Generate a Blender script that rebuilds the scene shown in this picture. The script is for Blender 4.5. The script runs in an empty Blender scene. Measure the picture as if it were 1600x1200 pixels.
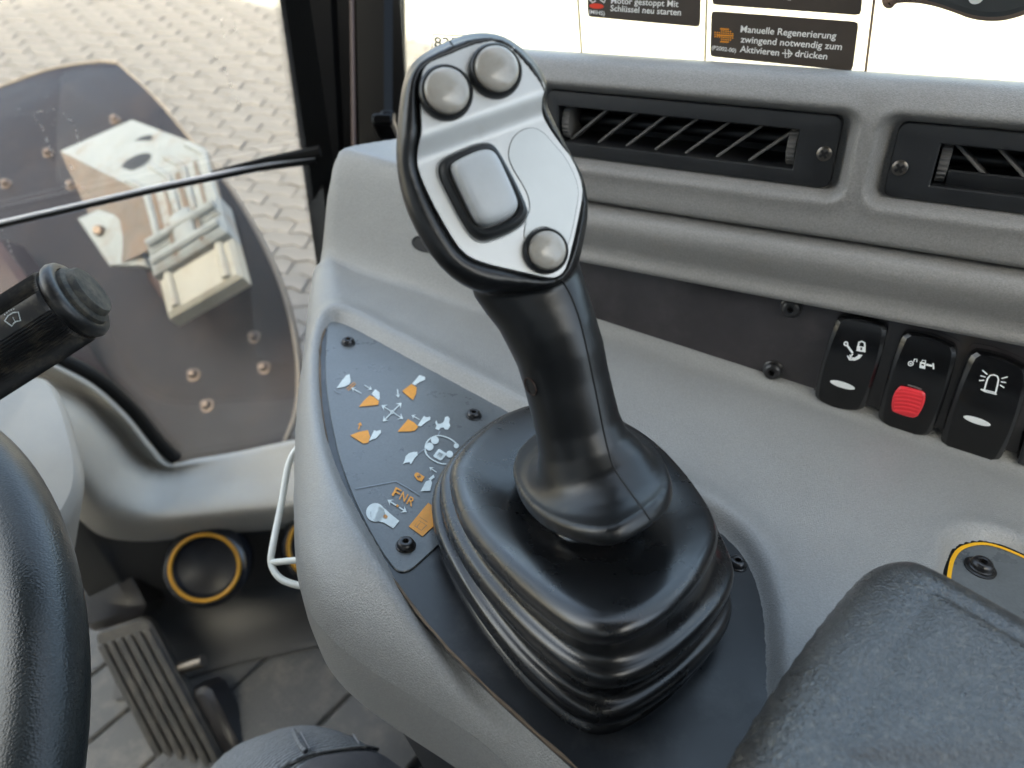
import bpy, bmesh, math, random
import numpy as np
from mathutils import Vector, Matrix
from mathutils.geometry import tessellate_polygon

random.seed(7)
SC = bpy.context.scene
COL = SC.collection
R_ = math.radians

# ------------------------------------------------------------------ camera, sky, sun, exposure
CAM = Vector((0.0, 0.0, 0.95))            # cab floor is z = 0, the yard z = GROUND
GROUND = -1.40
PITCH = R_(45)
FPX = 1200.0                              # focal length in photo pixels (1600 wide)
cd = bpy.data.cameras.new('camera')
cam = bpy.data.objects.new('camera', cd)
COL.objects.link(cam)
cam.location = CAM
cam.rotation_euler = (R_(90) - PITCH, 0, 0)
cd.sensor_width = 36.0
cd.lens = 36.0 * FPX / 1600.0
cd.clip_start = 0.01
cd.clip_end = 500
cd.dof.use_dof = True
cd.dof.focus_distance = 0.29
cd.dof.aperture_fstop = 12.5
SC.camera = cam

SUN_EL, SUN_AZ = 40.0, (-0.482, -0.876)   # sun stands behind the machine's left side
w = bpy.data.worlds.new('World')
SC.world = w
w.use_nodes = True
nt = w.node_tree
bg = nt.nodes['Background']
sky = nt.nodes.new('ShaderNodeTexSky')
sky.sky_type = 'NISHITA'
sky.sun_disc = False
sky.air_density = 0.35
sky.dust_density = 6.0
sky.ozone_density = 0.0
sky.sun_elevation = R_(SUN_EL)
sky.sun_rotation = math.atan2(SUN_AZ[0], SUN_AZ[1])
nt.links.new(sky.outputs[0], bg.inputs[0])
bg.inputs[1].default_value = 0.15
sl = bpy.data.lights.new('sun', 'SUN')
sl.energy = 4.0
sl.angle = R_(0.5)
sl.color = (1.0, 0.95, 0.88)
so = bpy.data.objects.new('sun', sl)
COL.objects.link(so)
_h = math.hypot(*SUN_AZ)
sund = Vector((SUN_AZ[0] / _h * math.cos(R_(SUN_EL)), SUN_AZ[1] / _h * math.cos(R_(SUN_EL)), math.sin(R_(SUN_EL))))
so.rotation_euler = sund.to_track_quat('Z', 'Y').to_euler()
SC.view_settings.view_transform = 'Standard'
SC.view_settings.look = 'None'
SC.view_settings.exposure = 3.95
SC.view_settings.use_white_balance = True
SC.view_settings.white_balance_temperature = 7300
SC.view_settings.white_balance_tint = -6
SC.view_settings.gamma = 1.0
SC.cycles.use_denoising = True
SC.cycles.max_bounces = 10
SC.cycles.transparent_max_bounces = 16
SC.cycles.caustics_reflective = False
SC.cycles.caustics_refractive = False

# ------------------------------------------------------------------ view geometry (only used to measure where things stand)
F_ = Vector((0, math.cos(PITCH), -math.sin(PITCH)))
U_ = Vector((0, math.sin(PITCH), math.cos(PITCH)))
X_ = Vector((1, 0, 0))
def ray(px, py):
    return F_ + X_ * ((px - 800) / FPX) + U_ * ((600 - py) / FPX)
def pt(px, py, t):
    return CAM + ray(px, py) * t
def onplane(px, py, p, n):
    d = ray(px, py)
    return CAM + d * ((p - CAM).dot(n) / d.dot(n))
# frame of the right hand side wall of the cab: a runs rearwards along it, n points into the cab, up along its face
RT = Matrix.Rotation(R_(-15), 3, 'X')
a = RT @ Vector((0.876, -0.482, 0)).normalized()
n = RT @ Vector((-0.482, -0.876, 0)).normalized()
up = RT @ Vector((0, 0, 1))
p0 = pt(1200, 598, 0.42)
def wp(s, q, h):
    return p0 + a * s + n * q + up * h
def W(px, py, q=0.0):
    return onplane(px, py, p0 + n * q, n)
def sqh(p):
    d = p - p0
    return d.dot(a), d.dot(n), d.dot(up)
def Wsh(px, py, q=0.0):
    s, _, h = sqh(W(px, py, q))
    return s, h
CSL = -0.099
cn = (up - a * CSL).normalized()
def C(px, py, dh=0.0):
    return onplane(px, py, p0 + up * dh, cn)
def Csr(px, py, dh=0.0):
    s, q, _ = sqh(C(px, py, dh))
    return s, q
def cp(s, r, dh):
    return wp(s, r, CSL * s + dh)
# windscreen plane
gdir = Vector((0.973, 0.229, 0)).normalized()
gn = Vector((0.229, -0.973, 0)).normalized()
gp = CAM + Vector((-0.42, 0.60, 0))
def G(px, py, d=0.0):
    return onplane(px, py, gp + gn * d, gn)

# ------------------------------------------------------------------ materials
MATS = {}
def mat(name, col, rough=0.5, metal=0.0, bump=None, var=0.0, var_scale=30, spec=0.5, coat=0.0, dust=None, rvar=0.0, sss=0.0, speck=None):
    """bump = list of (kind, scale, strength, distance)"""
    m = bpy.data.materials.new(name)
    m.use_nodes = True
    t = m.node_tree
    b = t.nodes['Principled BSDF']
    b.inputs['Roughness'].default_value = rough
    b.inputs['Metallic'].default_value = metal
    b.inputs['Specular IOR Level'].default_value = spec
    b.inputs['Coat Weight'].default_value = coat
    b.inputs['Coat Roughness'].default_value = 0.12
    if sss:
        b.inputs['Subsurface Weight'].default_value = sss
        b.inputs['Subsurface Radius'].default_value = (0.003, 0.002, 0.0015)
        b.inputs['Subsurface Scale'].default_value = 1.0
    tc = t.nodes.new('ShaderNodeTexCoord')
    colsock = None
    if var:
        nz = t.nodes.new('ShaderNodeTexNoise')
        nz.inputs['Scale'].default_value = var_scale
        nz.inputs['Detail'].default_value = 6
        nz.inputs['Roughness'].default_value = 0.65
        t.links.new(tc.outputs['Object'], nz.inputs['Vector'])
        rp = t.nodes.new('ShaderNodeMapRange')
        rp.inputs['From Min'].default_value = 0.3
        rp.inputs['From Max'].default_value = 0.7
        rp.inputs['To Min'].default_value = 1 - var
        rp.inputs['To Max'].default_value = 1 + var
        t.links.new(nz.outputs['Fac'], rp.inputs['Value'])
        mx = t.nodes.new('ShaderNodeVectorMath')
        mx.operation = 'SCALE'
        mx.inputs[0].default_value = col[:3]
        t.links.new(rp.outputs[0], mx.inputs['Scale'])
        colsock = mx.outputs[0]
        if rvar:
            r2 = t.nodes.new('ShaderNodeMapRange')
            r2.inputs['From Min'].default_value = 0.3
            r2.inputs['From Max'].default_value = 0.7
            r2.inputs['To Min'].default_value = rough - rvar
            r2.inputs['To Max'].default_value = rough + rvar
            t.links.new(nz.outputs['Fac'], r2.inputs['Value'])
            t.links.new(r2.outputs[0], b.inputs['Roughness'])
    if dust:
        dc, dscale, lo, hi, amt = dust
        nz = t.nodes.new('ShaderNodeTexNoise')
        nz.inputs['Scale'].default_value = dscale
        nz.inputs['Detail'].default_value = 8
        nz.inputs['Roughness'].default_value = 0.7
        t.links.new(tc.outputs['Object'], nz.inputs['Vector'])
        rp = t.nodes.new('ShaderNodeMapRange')
        rp.inputs['From Min'].default_value = lo
        rp.inputs['From Max'].default_value = hi
        rp.inputs['To Min'].default_value = 0
        rp.inputs['To Max'].default_value = amt
        t.links.new(nz.outputs['Fac'], rp.inputs['Value'])
        mx = t.nodes.new('ShaderNodeMix')
        mx.data_type = 'RGBA'
        t.links.new(rp.outputs[0], mx.inputs['Factor'])
        if colsock:
            t.links.new(colsock, mx.inputs['A'])
        else:
            mx.inputs['A'].default_value = (*col[:3], 1)
        mx.inputs['B'].default_value = (*dc, 1)
        colsock = mx.outputs['Result']
    if speck:
        nz = t.nodes.new('ShaderNodeTexNoise')
        nz.inputs['Scale'].default_value = speck[0]
        nz.inputs['Detail'].default_value = 2
        t.links.new(tc.outputs['Object'], nz.inputs['Vector'])
        rp = t.nodes.new('ShaderNodeMapRange')
        rp.inputs['From Min'].default_value = 0.32
        rp.inputs['From Max'].default_value = 0.68
        rp.inputs['To Min'].default_value = 1 - speck[1]
        rp.inputs['To Max'].default_value = 1 + speck[1]
        t.links.new(nz.outputs['Fac'], rp.inputs['Value'])
        mx = t.nodes.new('ShaderNodeVectorMath')
        mx.operation = 'SCALE'
        if colsock:
            t.links.new(colsock, mx.inputs[0])
        else:
            mx.inputs[0].default_value = col[:3]
        t.links.new(rp.outputs[0], mx.inputs['Scale'])
        colsock = mx.outputs[0]
    if colsock:
        t.links.new(colsock, b.inputs['Base Color'])
    else:
        b.inputs['Base Color'].default_value = (*col[:3], 1)
    prev = None
    for kind, scale, strength, dist in (bump or []):
        if kind == 'noise':
            x = t.nodes.new('ShaderNodeTexNoise')
            x.inputs['Scale'].default_value = scale
            x.inputs['Detail'].default_value = 3
            o = x.outputs['Fac']
        elif kind == 'voronoi':
            x = t.nodes.new('ShaderNodeTexVoronoi')
            x.feature = 'SMOOTH_F1'
            x.inputs['Scale'].default_value = scale
            o = x.outputs['Distance']
        elif kind == 'wave':
            x = t.nodes.new('ShaderNodeTexWave')
            x.inputs['Scale'].default_value = scale
            o = x.outputs['Fac']
        t.links.new(tc.outputs['Object'], x.inputs['Vector'])
        bp = t.nodes.new('ShaderNodeBump')
        bp.inputs['Strength'].default_value = strength
        bp.inputs['Distance'].default_value = dist
        t.links.new(o, bp.inputs['Height'])
        if prev:
            t.links.new(prev, bp.inputs['Normal'])
        prev = bp.outputs['Normal']
    if prev:
        t.links.new(prev, b.inputs['Normal'])
    MATS[name] = m
    return m

def glass_mat(name, dirt_col, dirt, scale, stretch=(1, 1, 1), tint=(0.93, 0.95, 0.94), gloss=0.05):
    m = bpy.data.materials.new(name)
    m.use_nodes = True
    t = m.node_tree
    for nd in list(t.nodes):
        if nd.type == 'BSDF_PRINCIPLED':
            t.nodes.remove(nd)
    out = [x for x in t.nodes if x.type == 'OUTPUT_MATERIAL'][0]
    tr = t.nodes.new('ShaderNodeBsdfTransparent')
    tr.inputs[0].default_value = (*tint, 1)
    gl = t.nodes.new('ShaderNodeBsdfGlossy')
    gl.inputs['Roughness'].default_value = 0.03
    m1 = t.nodes.new('ShaderNodeMixShader')
    m1.inputs[0].default_value = gloss
    t.links.new(tr.outputs[0], m1.inputs[1])
    t.links.new(gl.outputs[0], m1.inputs[2])
    df = t.nodes.new('ShaderNodeBsdfDiffuse')
    df.inputs[0].default_value = (*dirt_col, 1)
    tl = t.nodes.new('ShaderNodeBsdfTranslucent')
    tl.inputs[0].default_value = (*dirt_col, 1)
    md = t.nodes.new('ShaderNodeMixShader')
    md.inputs[0].default_value = 0.5
    t.links.new(df.outputs[0], md.inputs[1])
    t.links.new(tl.outputs[0], md.inputs[2])
    tc = t.nodes.new('ShaderNodeTexCoord')
    mp = t.nodes.new('ShaderNodeMapping')
    mp.inputs['Scale'].default_value = stretch
    t.links.new(tc.outputs['Object'], mp.inputs[0])
    nz = t.nodes.new('ShaderNodeTexNoise')
    nz.inputs['Scale'].default_value = scale
    nz.inputs['Detail'].default_value = 8
    nz.inputs['Roughness'].default_value = 0.7
    t.links.new(mp.outputs[0], nz.inputs['Vector'])
    rp = t.nodes.new('ShaderNodeMapRange')
    rp.inputs['From Min'].default_value = 0.35
    rp.inputs['From Max'].default_value = 0.75
    rp.inputs['To Min'].default_value = dirt[0]
    rp.inputs['To Max'].default_value = dirt[1]
    t.links.new(nz.outputs['Fac'], rp.inputs['Value'])
    m2 = t.nodes.new('ShaderNodeMixShader')
    t.links.new(rp.outputs[0], m2.inputs[0])
    t.links.new(m1.outputs[0], m2.inputs[1])
    t.links.new(md.outputs[0], m2.inputs[2])
    t.links.new(m2.outputs[0], out.inputs['Surface'])
    return m

GRAIN = [('voronoi', 1900, 0.50, 0.0004), ('noise', 1300, 0.2, 0.0004)]
M_abs = mat('grey_textured_plastic', (0.265, 0.266, 0.26), 0.36, bump=GRAIN, speck=(1200, 0.10), var=0.07, var_scale=14, dust=((0.25, 0.22, 0.18), 25, 0.55, 0.8, 0.22))
M_dash = mat('grey_dashboard_plastic', (0.228, 0.222, 0.215), 0.40, bump=GRAIN, speck=(1100, 0.12), var=0.07, var_scale=14, dust=((0.24, 0.2, 0.16), 25, 0.55, 0.8, 0.25))
M_plate = mat('dark_plate_plastic', (0.017, 0.019, 0.022), 0.34, bump=[('noise', 900, 0.06, 0.0004)], var=0.15, var_scale=40, rvar=0.08, dust=((0.14, 0.14, 0.14), 35, 0.5, 0.8, 0.35))
M_label = mat('label_film', (0.115, 0.126, 0.132), 0.30, bump=[('noise', 1200, 0.05, 0.0003)], var=0.10, var_scale=60, rvar=0.05, speck=(900, 0.08))
M_grip = mat('black_soft_rubber', (0.006, 0.0065, 0.007), 0.34, bump=[('noise', 1500, 0.05, 0.0003)], var=0.15, var_scale=40, rvar=0.05, dust=((0.16, 0.15, 0.14), 300, 0.72, 0.85, 0.3))
M_boot = mat('black_gaiter_rubber', (0.007, 0.0075, 0.0083), 0.28, spec=0.7, bump=[('noise', 1500, 0.06, 0.0003)], var=0.2, var_scale=30, rvar=0.07, dust=((0.13, 0.125, 0.12), 700, 0.68, 0.82, 0.4))
M_silver = mat('satin_silver', (0.55, 0.555, 0.545), 0.44, 0.35, bump=[('noise', 2500, 0.04, 0.0002)], var=0.05, var_scale=60, dust=((0.35, 0.3, 0.24), 80, 0.6, 0.8, 0.25))
M_inlay = mat('satin_silver_film', (0.54, 0.555, 0.545), 0.48, 0.3, bump=[('noise', 2500, 0.05, 0.0002)], var=0.04, var_scale=60)
M_line = mat('dark_joint', (0.03, 0.03, 0.032), 0.6)
M_seam = mat('rubber_seam', (0.004, 0.004, 0.004), 0.7)
M_button = mat('worn_beige_button', (0.36, 0.33, 0.285), 0.24, coat=0.3, var=0.12, var_scale=120, dust=((0.2, 0.15, 0.1), 220, 0.5, 0.75, 0.35), sss=0.1)
M_cap = mat('light_grey_button', (0.44, 0.45, 0.45), 0.38, var=0.04, var_scale=90, dust=((0.3, 0.27, 0.23), 160, 0.55, 0.8, 0.2))
M_bezel = mat('black_bezel_rubber', (0.010, 0.011, 0.012), 0.42)
M_switchpanel = mat('black_switch_panel', (0.028, 0.025, 0.027), 0.15, bump=[('noise', 1500, 0.03, 0.0002)], var=0.3, var_scale=18, rvar=0.07, spec=0.7, dust=((0.09, 0.08, 0.082), 30, 0.5, 0.8, 0.35))
M_rocker = mat('black_rocker_plastic', (0.005, 0.005, 0.0055), 0.20, var=0.2, var_scale=50, rvar=0.05, dust=((0.2, 0.19, 0.18), 500, 0.73, 0.85, 0.35))
M_red = mat('red_slider_plastic', (0.72, 0.035, 0.05), 0.32)
M_icon = mat('white_print', (0.80, 0.82, 0.82), 0.5)
M_icon2 = mat('aged_white_print', (0.60, 0.66, 0.66), 0.5, var=0.12, var_scale=200)
M_orange = mat('orange_print', (0.72, 0.30, 0.03), 0.5, var=0.12, var_scale=200)
M_greyprint = mat('grey_print', (0.22, 0.25, 0.28), 0.5)
M_yellow = mat('yellow_print', (0.80, 0.42, 0.02), 0.45)
M_ring = mat('amber_ring_plastic', (0.34, 0.17, 0.01), 0.45)
M_ventframe = mat('black_vent_plastic', (0.016, 0.017, 0.019), 0.42, bump=[('noise', 1200, 0.08, 0.0003)], var=0.2, var_scale=60, rvar=0.06, dust=((0.16, 0.15, 0.14), 200, 0.62, 0.82, 0.35))
M_vein = mat('vent_vane_plastic', (0.13, 0.125, 0.12), 0.35)
M_ventdark = mat('vent_inner_plastic', (0.008, 0.008, 0.009), 0.4)
M_screw = mat('black_oxide_screw', (0.045, 0.045, 0.047), 0.28, 0.7, var=0.3, var_scale=300)
M_steel = mat('zinc_screw', (0.12, 0.11, 0.10), 0.35, 0.9, var=0.2, var_scale=400)
M_hole = mat('socket_hole', (0.006, 0.005, 0.005), 0.6)
M_arm = mat('padded_vinyl', (0.036, 0.035, 0.033), 0.30, spec=0.7, speck=(1300, 0.5), bump=[('voronoi', 1500, 0.7, 0.0004), ('noise', 1200, 0.2, 0.0003)], var=0.2, var_scale=40, rvar=0.06, dust=((0.20, 0.18, 0.14), 420, 0.52, 0.72, 0.35))
M_wheel = mat('steering_wheel_rubber', (0.017, 0.020, 0.020), 0.32, speck=(1200, 0.4), bump=[('voronoi', 1300, 0.35, 0.0004)], var=0.2, var_scale=25, rvar=0.05)
M_stalk = mat('stalk_plastic', (0.008, 0.008, 0.008), 0.40, var=0.2, var_scale=40, dust=((0.16, 0.13, 0.09), 160, 0.5, 0.72, 0.4))
M_cover = mat('column_cover_plastic', (0.32, 0.31, 0.285), 0.5, bump=GRAIN, var=0.06, var_scale=20)
M_ledge = mat('ledge_plastic', (0.32, 0.305, 0.275), 0.5, bump=GRAIN, var=0.08, var_scale=10, dust=((0.3, 0.26, 0.2), 12, 0.5, 0.75, 0.3))
M_kick = mat('dark_kick_plastic', (0.024, 0.025, 0.027), 0.5, bump=GRAIN, var=0.1, var_scale=10)
M_floor = mat('grey_floor_mat', (0.033, 0.035, 0.038), 0.5, bump=[('noise', 300, 0.15, 0.001)], var=0.12, var_scale=12, dust=((0.22, 0.2, 0.17), 20, 0.5, 0.75, 0.3))
M_pedal = mat('pedal_rubber', (0.014, 0.0145, 0.015), 0.45, var=0.3, var_scale=40, dust=((0.09, 0.08, 0.07), 30, 0.45, 0.7, 0.35))
M_wire = mat('white_coated_wire', (0.78, 0.80, 0.76), 0.4, dust=((0.5, 0.42, 0.3), 90, 0.5, 0.75, 0.3))
M_black = mat('black_paint', (0.010, 0.010, 0.012), 0.30, var=0.2, var_scale=20)
M_pillar = mat('black_pillar_trim', (0.0018, 0.0018, 0.002), 0.30, var=0.2, var_scale=20, spec=0.12)
M_chrome = mat('bright_edge_trim', (0.55, 0.55, 0.57), 0.30, 0.3)
M_gasket = mat('black_gasket', (0.002, 0.002, 0.002), 0.6, spec=0.2)
M_fender = mat('brown_black_fender', (0.013, 0.009, 0.009), 0.45, bump=[('noise', 60, 0.06, 0.004)], var=0.25, var_scale=5, rvar=0.08, spec=0.22, dust=((0.06, 0.04, 0.03), 6, 0.5, 0.75, 0.35))
M_red_brown = mat('red_brown_tone', (0.035, 0.014, 0.009), 0.5, var=0.3, var_scale=8)  # red brown parts, and the reflections put in as strip and plate
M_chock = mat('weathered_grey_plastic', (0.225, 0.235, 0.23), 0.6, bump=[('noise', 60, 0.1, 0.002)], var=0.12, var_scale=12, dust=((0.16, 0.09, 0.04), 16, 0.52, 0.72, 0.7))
M_lens = mat('cream_lens_plastic', (0.30, 0.275, 0.22), 0.45, var=0.1, var_scale=14, dust=((0.2, 0.12, 0.06), 18, 0.55, 0.75, 0.5))
M_bolt = mat('rusty_bolt', (0.18, 0.13, 0.10), 0.45, 0.5, var=0.3, var_scale=80)
M_paver = mat('concrete_paver', (0.135, 0.125, 0.117), 0.85, bump=[('noise', 90, 0.25, 0.004)], var=0.16, var_scale=3, dust=((0.22, 0.195, 0.17), 2.0, 0.45, 0.7, 0.4))
M_ground = mat('jointing_sand', (0.075, 0.068, 0.06), 0.9, var=0.15, var_scale=5)
M_cloth = mat('grey_twill', (0.085, 0.092, 0.105), 0.85, var=0.25, var_scale=500)
M_cloth2 = mat('grey_knee_patch', (0.105, 0.105, 0.115), 0.85, bump=[('noise', 900, 0.2, 0.0005)], var=0.1, var_scale=300)
M_thread = mat('grey_thread', (0.30, 0.31, 0.33), 0.8)
M_sticker = mat('brown_sticker_film', (0.055, 0.042, 0.032), 0.35, var=0.1, var_scale=60)
M_stickertext = mat('sticker_white_print', (0.85, 0.84, 0.80), 0.5)
M_stickeror = mat('sticker_orange_print', (0.80, 0.30, 0.02), 0.5)
M_stickerred = mat('sticker_red_print', (0.80, 0.05, 0.02), 0.5)
M_film = glass_mat('clear_sticker_film', (0.9, 0.88, 0.8), (0.02, 0.05), 8, tint=(0.99, 0.985, 0.97), gloss=0.02)
M_filmedge = mat('yellowed_film_edge', (0.50, 0.42, 0.26), 0.6)
M_front_glass = glass_mat('dusty_windscreen', (0.80, 0.78, 0.75), (0.006, 0.032), 6, (1, 1, 0.35), (0.86, 0.87, 0.88), 0.06)
M_side_glass = glass_mat('side_glass', (0.85, 0.82, 0.74), (0.01, 0.03), 9, (1, 1, 1), (0.96, 0.97, 0.95), 0.03)
M_roof = mat('headliner', (0.10, 0.10, 0.10), 0.8)
M_body = mat('machine_paint', (0.55, 0.35, 0.03), 0.4)
M_hall = mat('rendered_hall_wall', (0.42, 0.41, 0.39), 0.9, var=0.06, var_scale=1.5)
M_blackvent = mat('gloss_black_vent', (0.010, 0.011, 0.014), 0.25)
M_latch = mat('dark_latch_plastic', (0.035, 0.038, 0.038), 0.38, var=0.1, var_scale=60)
M_latch_rim = mat('brown_latch_edge', (0.20, 0.13, 0.09), 0.4)

# ------------------------------------------------------------------ object helpers
MW = {}
def thing(name, label, cat, base, group=None, rot=None):
    o = bpy.data.objects.new(name, None)
    COL.objects.link(o)
    M = Matrix.Translation(base)
    if rot is not None:
        M = M @ rot.to_4x4()
    o.matrix_world = M
    o.empty_display_size = 0.02
    o['label'] = label
    o['category'] = cat
    if group:
        o['group'] = group
    MW[o.name] = M.copy()
    return o
def mesh(name, verts, faces, mats, parent=None, smooth=True, local=False, midx=None, sharp=None, base=None):
    """a mesh object; world-space vertices unless local"""
    M = MW[parent.name] if parent is not None else (Matrix.Translation(base) if base is not None else Matrix())
    Mi = M.inverted()
    vs = [tuple(v) for v in verts] if local else [tuple(Mi @ Vector(v)) for v in verts]
    me = bpy.data.meshes.new(name)
    me.from_pydata(vs, [], [list(f) for f in faces])
    if not isinstance(mats, (list, tuple)):
        mats = [mats]
    for m in mats:
        me.materials.append(m)
    if midx:
        me.polygons.foreach_set('material_index', midx)
    bm = bmesh.new()
    bm.from_mesh(me)
    bmesh.ops.recalc_face_normals(bm, faces=bm.faces)
    bm.to_mesh(me)
    bm.free()
    if smooth:
        me.polygons.foreach_set('use_smooth', [True] * len(me.polygons))
        if sharp:
            me.set_sharp_from_angle(angle=R_(sharp))
    me.update()
    o = bpy.data.objects.new(name, me)
    COL.objects.link(o)
    if parent is not None:
        o.parent = parent
        MW[o.name] = M.copy()
    else:
        o.matrix_world = M
        MW[o.name] = M.copy()
    return o
def structure(o, kind='structure'):
    o['kind'] = kind
    return o
def copy_thing(o, delta_M, label=None, parent=None):
    c = o.copy()
    COL.objects.link(c)
    if parent is not None:
        c.parent = parent
    else:
        c.matrix_world = delta_M @ MW[o.name]
        MW[c.name] = (delta_M @ MW[o.name]).copy()
    if label:
        c['label'] = label
    for ch in list(o.children):
        copy_thing(ch, delta_M, None, c)
    return c

class MB:
    def __init__(s):
        s.v, s.f, s.m = [], [], []
    def add(s, vs, fs, m=0):
        k = len(s.v)
        s.v += [Vector(x) for x in vs]
        s.f += [[i + k for i in f] for f in fs]
        s.m += [m] * len(fs)
    def loft(s, rings, closed=True, cap0=False, cap1=False, m=0):
        N = len(rings[0])
        vs = [p for r in rings for p in r]
        fs = []
        for i in range(len(rings) - 1):
            for j in range(N if closed else N - 1):
                k = (j + 1) % N
                fs.append([i * N + j, i * N + k, (i + 1) * N + k, (i + 1) * N + j])
        if cap0:
            c = sum(rings[0], Vector()) / N
            vs.append(c)
            for j in range(N):
                fs.append([(j + 1) % N, j, len(vs) - 1])
        if cap1:
            c = sum(rings[-1], Vector()) / N
            vs.append(c)
            b = (len(rings) - 1) * N
            for j in range(N):
                fs.append([b + j, b + (j + 1) % N, len(vs) - 1])
        s.add(vs, fs, m)
    def box(s, c, ex, ey, ez, bev=0.0, m=0):
        """c centre, e* half-extent vectors, chamfered edges"""
        c, ex, ey, ez = Vector(c), Vector(ex), Vector(ey), Vector(ez)
        if bev <= 0:
            vs = [c + ex * i + ey * j + ez * k for k in (-1, 1) for j in (-1, 1) for i in (-1, 1)]
            s.add(vs, [[0, 2, 3, 1], [4, 5, 7, 6], [0, 1, 5, 4], [2, 6, 7, 3], [0, 4, 6, 2], [1, 3, 7, 5]], m)
            return
        fx, fy, fz = [1 - bev / max(e.length, bev * 1.01) for e in (ex, ey, ez)]
        def ring(kx, ky, kz):
            px, py = kx, ky
            pts = []
            for sx, sy in ((1, 1), (-1, 1), (-1, -1), (1, -1)):
                q = [(sx * px, sy * py * fy / 1), (sx * px * fx / 1, sy * py)] if sx * sy > 0 else [(sx * px * fx, sy * py), (sx * px, sy * py * fy)]
                pts += [c + ex * x + ey * y + ez * kz for x, y in q]
            return pts
        s.loft([ring(fx, fy, -1), ring(1, 1, -fz), ring(1, 1, fz), ring(fx, fy, 1)], True, True, True, m)
    def tube(s, pts, rad, N=12, caps=True, m=0):
        pts = [Vector(p) for p in pts]
        if not isinstance(rad, (list, tuple)):
            rad = [rad] * len(pts)
        rings = []
        t0 = (pts[1] - pts[0]).normalized()
        x = t0.orthogonal().normalized()
        for i, p in enumerate(pts):
            if i == 0: t = pts[1] - pts[0]
            elif i == len(pts) - 1: t = pts[-1] - pts[-2]
            else: t = (pts[i + 1] - pts[i]).normalized() + (pts[i] - pts[i - 1]).normalized()
            t = t.normalized()
            x = (x - t * x.dot(t)).normalized()
            y = t.cross(x)
            rings.append([p + (x * math.cos(2 * math.pi * k / N) + y * math.sin(2 * math.pi * k / N)) * rad[i] for k in range(N)])
        s.loft(rings, True, caps, caps, m)
    def lathe(s, c, ax, prof, N=24, m=0, cap0=True, cap1=True):
        """prof = [(radius, height along ax)]"""
        ax = Vector(ax).normalized()
        x = ax.orthogonal().normalized()
        y = ax.cross(x)
        rings = [[Vector(c) + ax * h + (x * math.cos(2 * math.pi * k / N) + y * math.sin(2 * math.pi * k / N)) * r for k in range(N)] for r, h in prof]
        s.loft(rings, True, cap0, cap1, m)
    def poly(s, pts, m=0):
        pts = [Vector(p) for p in pts]
        tri = tessellate_polygon([pts])
        s.add(pts, [list(t) for t in tri], m)
    def prism(s, pts, vec, m=0, bev=0.0):
        """polygon pts extruded by vec (pts is the base)"""
        pts = [Vector(p) for p in pts]
        N = len(pts)
        vec = Vector(vec)
        top = [p + vec for p in pts]
        if bev > 0:
            c = sum(pts, Vector()) / N
            side = [p + vec * max(0.0, 1 - bev / vec.length) for p in pts]
            ins = inset(top, vec.normalized(), bev)
            s.loft([pts, side, ins], True, False, False, m)
            s.poly(ins, m)
            s.poly(pts, m)
        else:
            s.loft([pts, top], True, False, False, m)
            s.poly(top, m)
            s.poly(pts, m)
    def build(s, name, mats, parent=None, smooth=True, sharp=40, base=None):
        return mesh(name, s.v, s.f, mats, parent, smooth, False, s.m, sharp, base)

def inset(pts, nrm, d):
    N = len(pts)
    ar = Vector()
    for i in range(N):
        ar += pts[i].cross(pts[(i + 1) % N])
    sg = 1 if ar.dot(nrm) > 0 else -1
    out = []
    for i in range(N):
        e1 = (pts[i] - pts[i - 1]).normalized()
        e2 = (pts[(i + 1) % N] - pts[i]).normalized()
        n1 = nrm.cross(e1) * sg
        n2 = nrm.cross(e2) * sg
        b = n1 + n2
        if b.length < 1e-6:
            b = n1
        b.normalize()
        out.append(pts[i] + b * (d / max(0.5, b.dot(n1))))
    return out
def resample(loop, N, closed=True):
    P = [Vector(p) for p in loop]
    if closed:
        P = P + [P[0]]
    L = [0]
    for i in range(1, len(P)):
        L.append(L[-1] + (P[i] - P[i - 1]).length)
    out, j = [], 0
    for k in range(N):
        d = L[-1] * k / (N if closed else N - 1)
        while j < len(L) - 2 and L[j + 1] < d:
            j += 1
        f = (d - L[j]) / max(1e-12, L[j + 1] - L[j])
        out.append(P[j].lerp(P[j + 1], min(1, max(0, f))))
    return out
def chaikin(loop, it=2, closed=True):
    P = [Vector(p) for p in loop]
    for _ in range(it):
        Q = []
        m = len(P)
        rng = range(m) if closed else range(m - 1)
        if not closed:
            Q.append(P[0])
        for i in rng:
            A, B = P[i], P[(i + 1) % m]
            Q += [A.lerp(B, 0.25), A.lerp(B, 0.75)]
        if not closed:
            Q.append(P[-1])
        P = Q
    return P
def catmull(P, sub, closed=False):
    P = [Vector(p) for p in P]
    m = len(P)
    out = []
    for i in range(m if closed else m - 1):
        A = P[(i - 1) % m] if closed or i > 0 else P[0] * 2 - P[1]
        B, Cc = P[i], P[(i + 1) % m]
        D = P[(i + 2) % m] if closed or i + 2 < m else P[-1] * 2 - P[-2]
        for k in range(sub):
            t = k / sub
            out.append(0.5 * ((2 * B) + (Cc - A) * t + (2 * A - 5 * B + 4 * Cc - D) * t * t + (3 * B - A - 3 * Cc + D) * t ** 3))
    if not closed:
        out.append(P[-1].copy())
    return out
def grid_surface(rows, su=6, sv=6):
    rr = [catmull(r, su) for r in rows]
    cols = [catmull([r[j] for r in rr], sv) for j in range(len(rr[0]))]
    return [[cols[j][i] for j in range(len(cols))] for i in range(len(cols[0]))]
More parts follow.
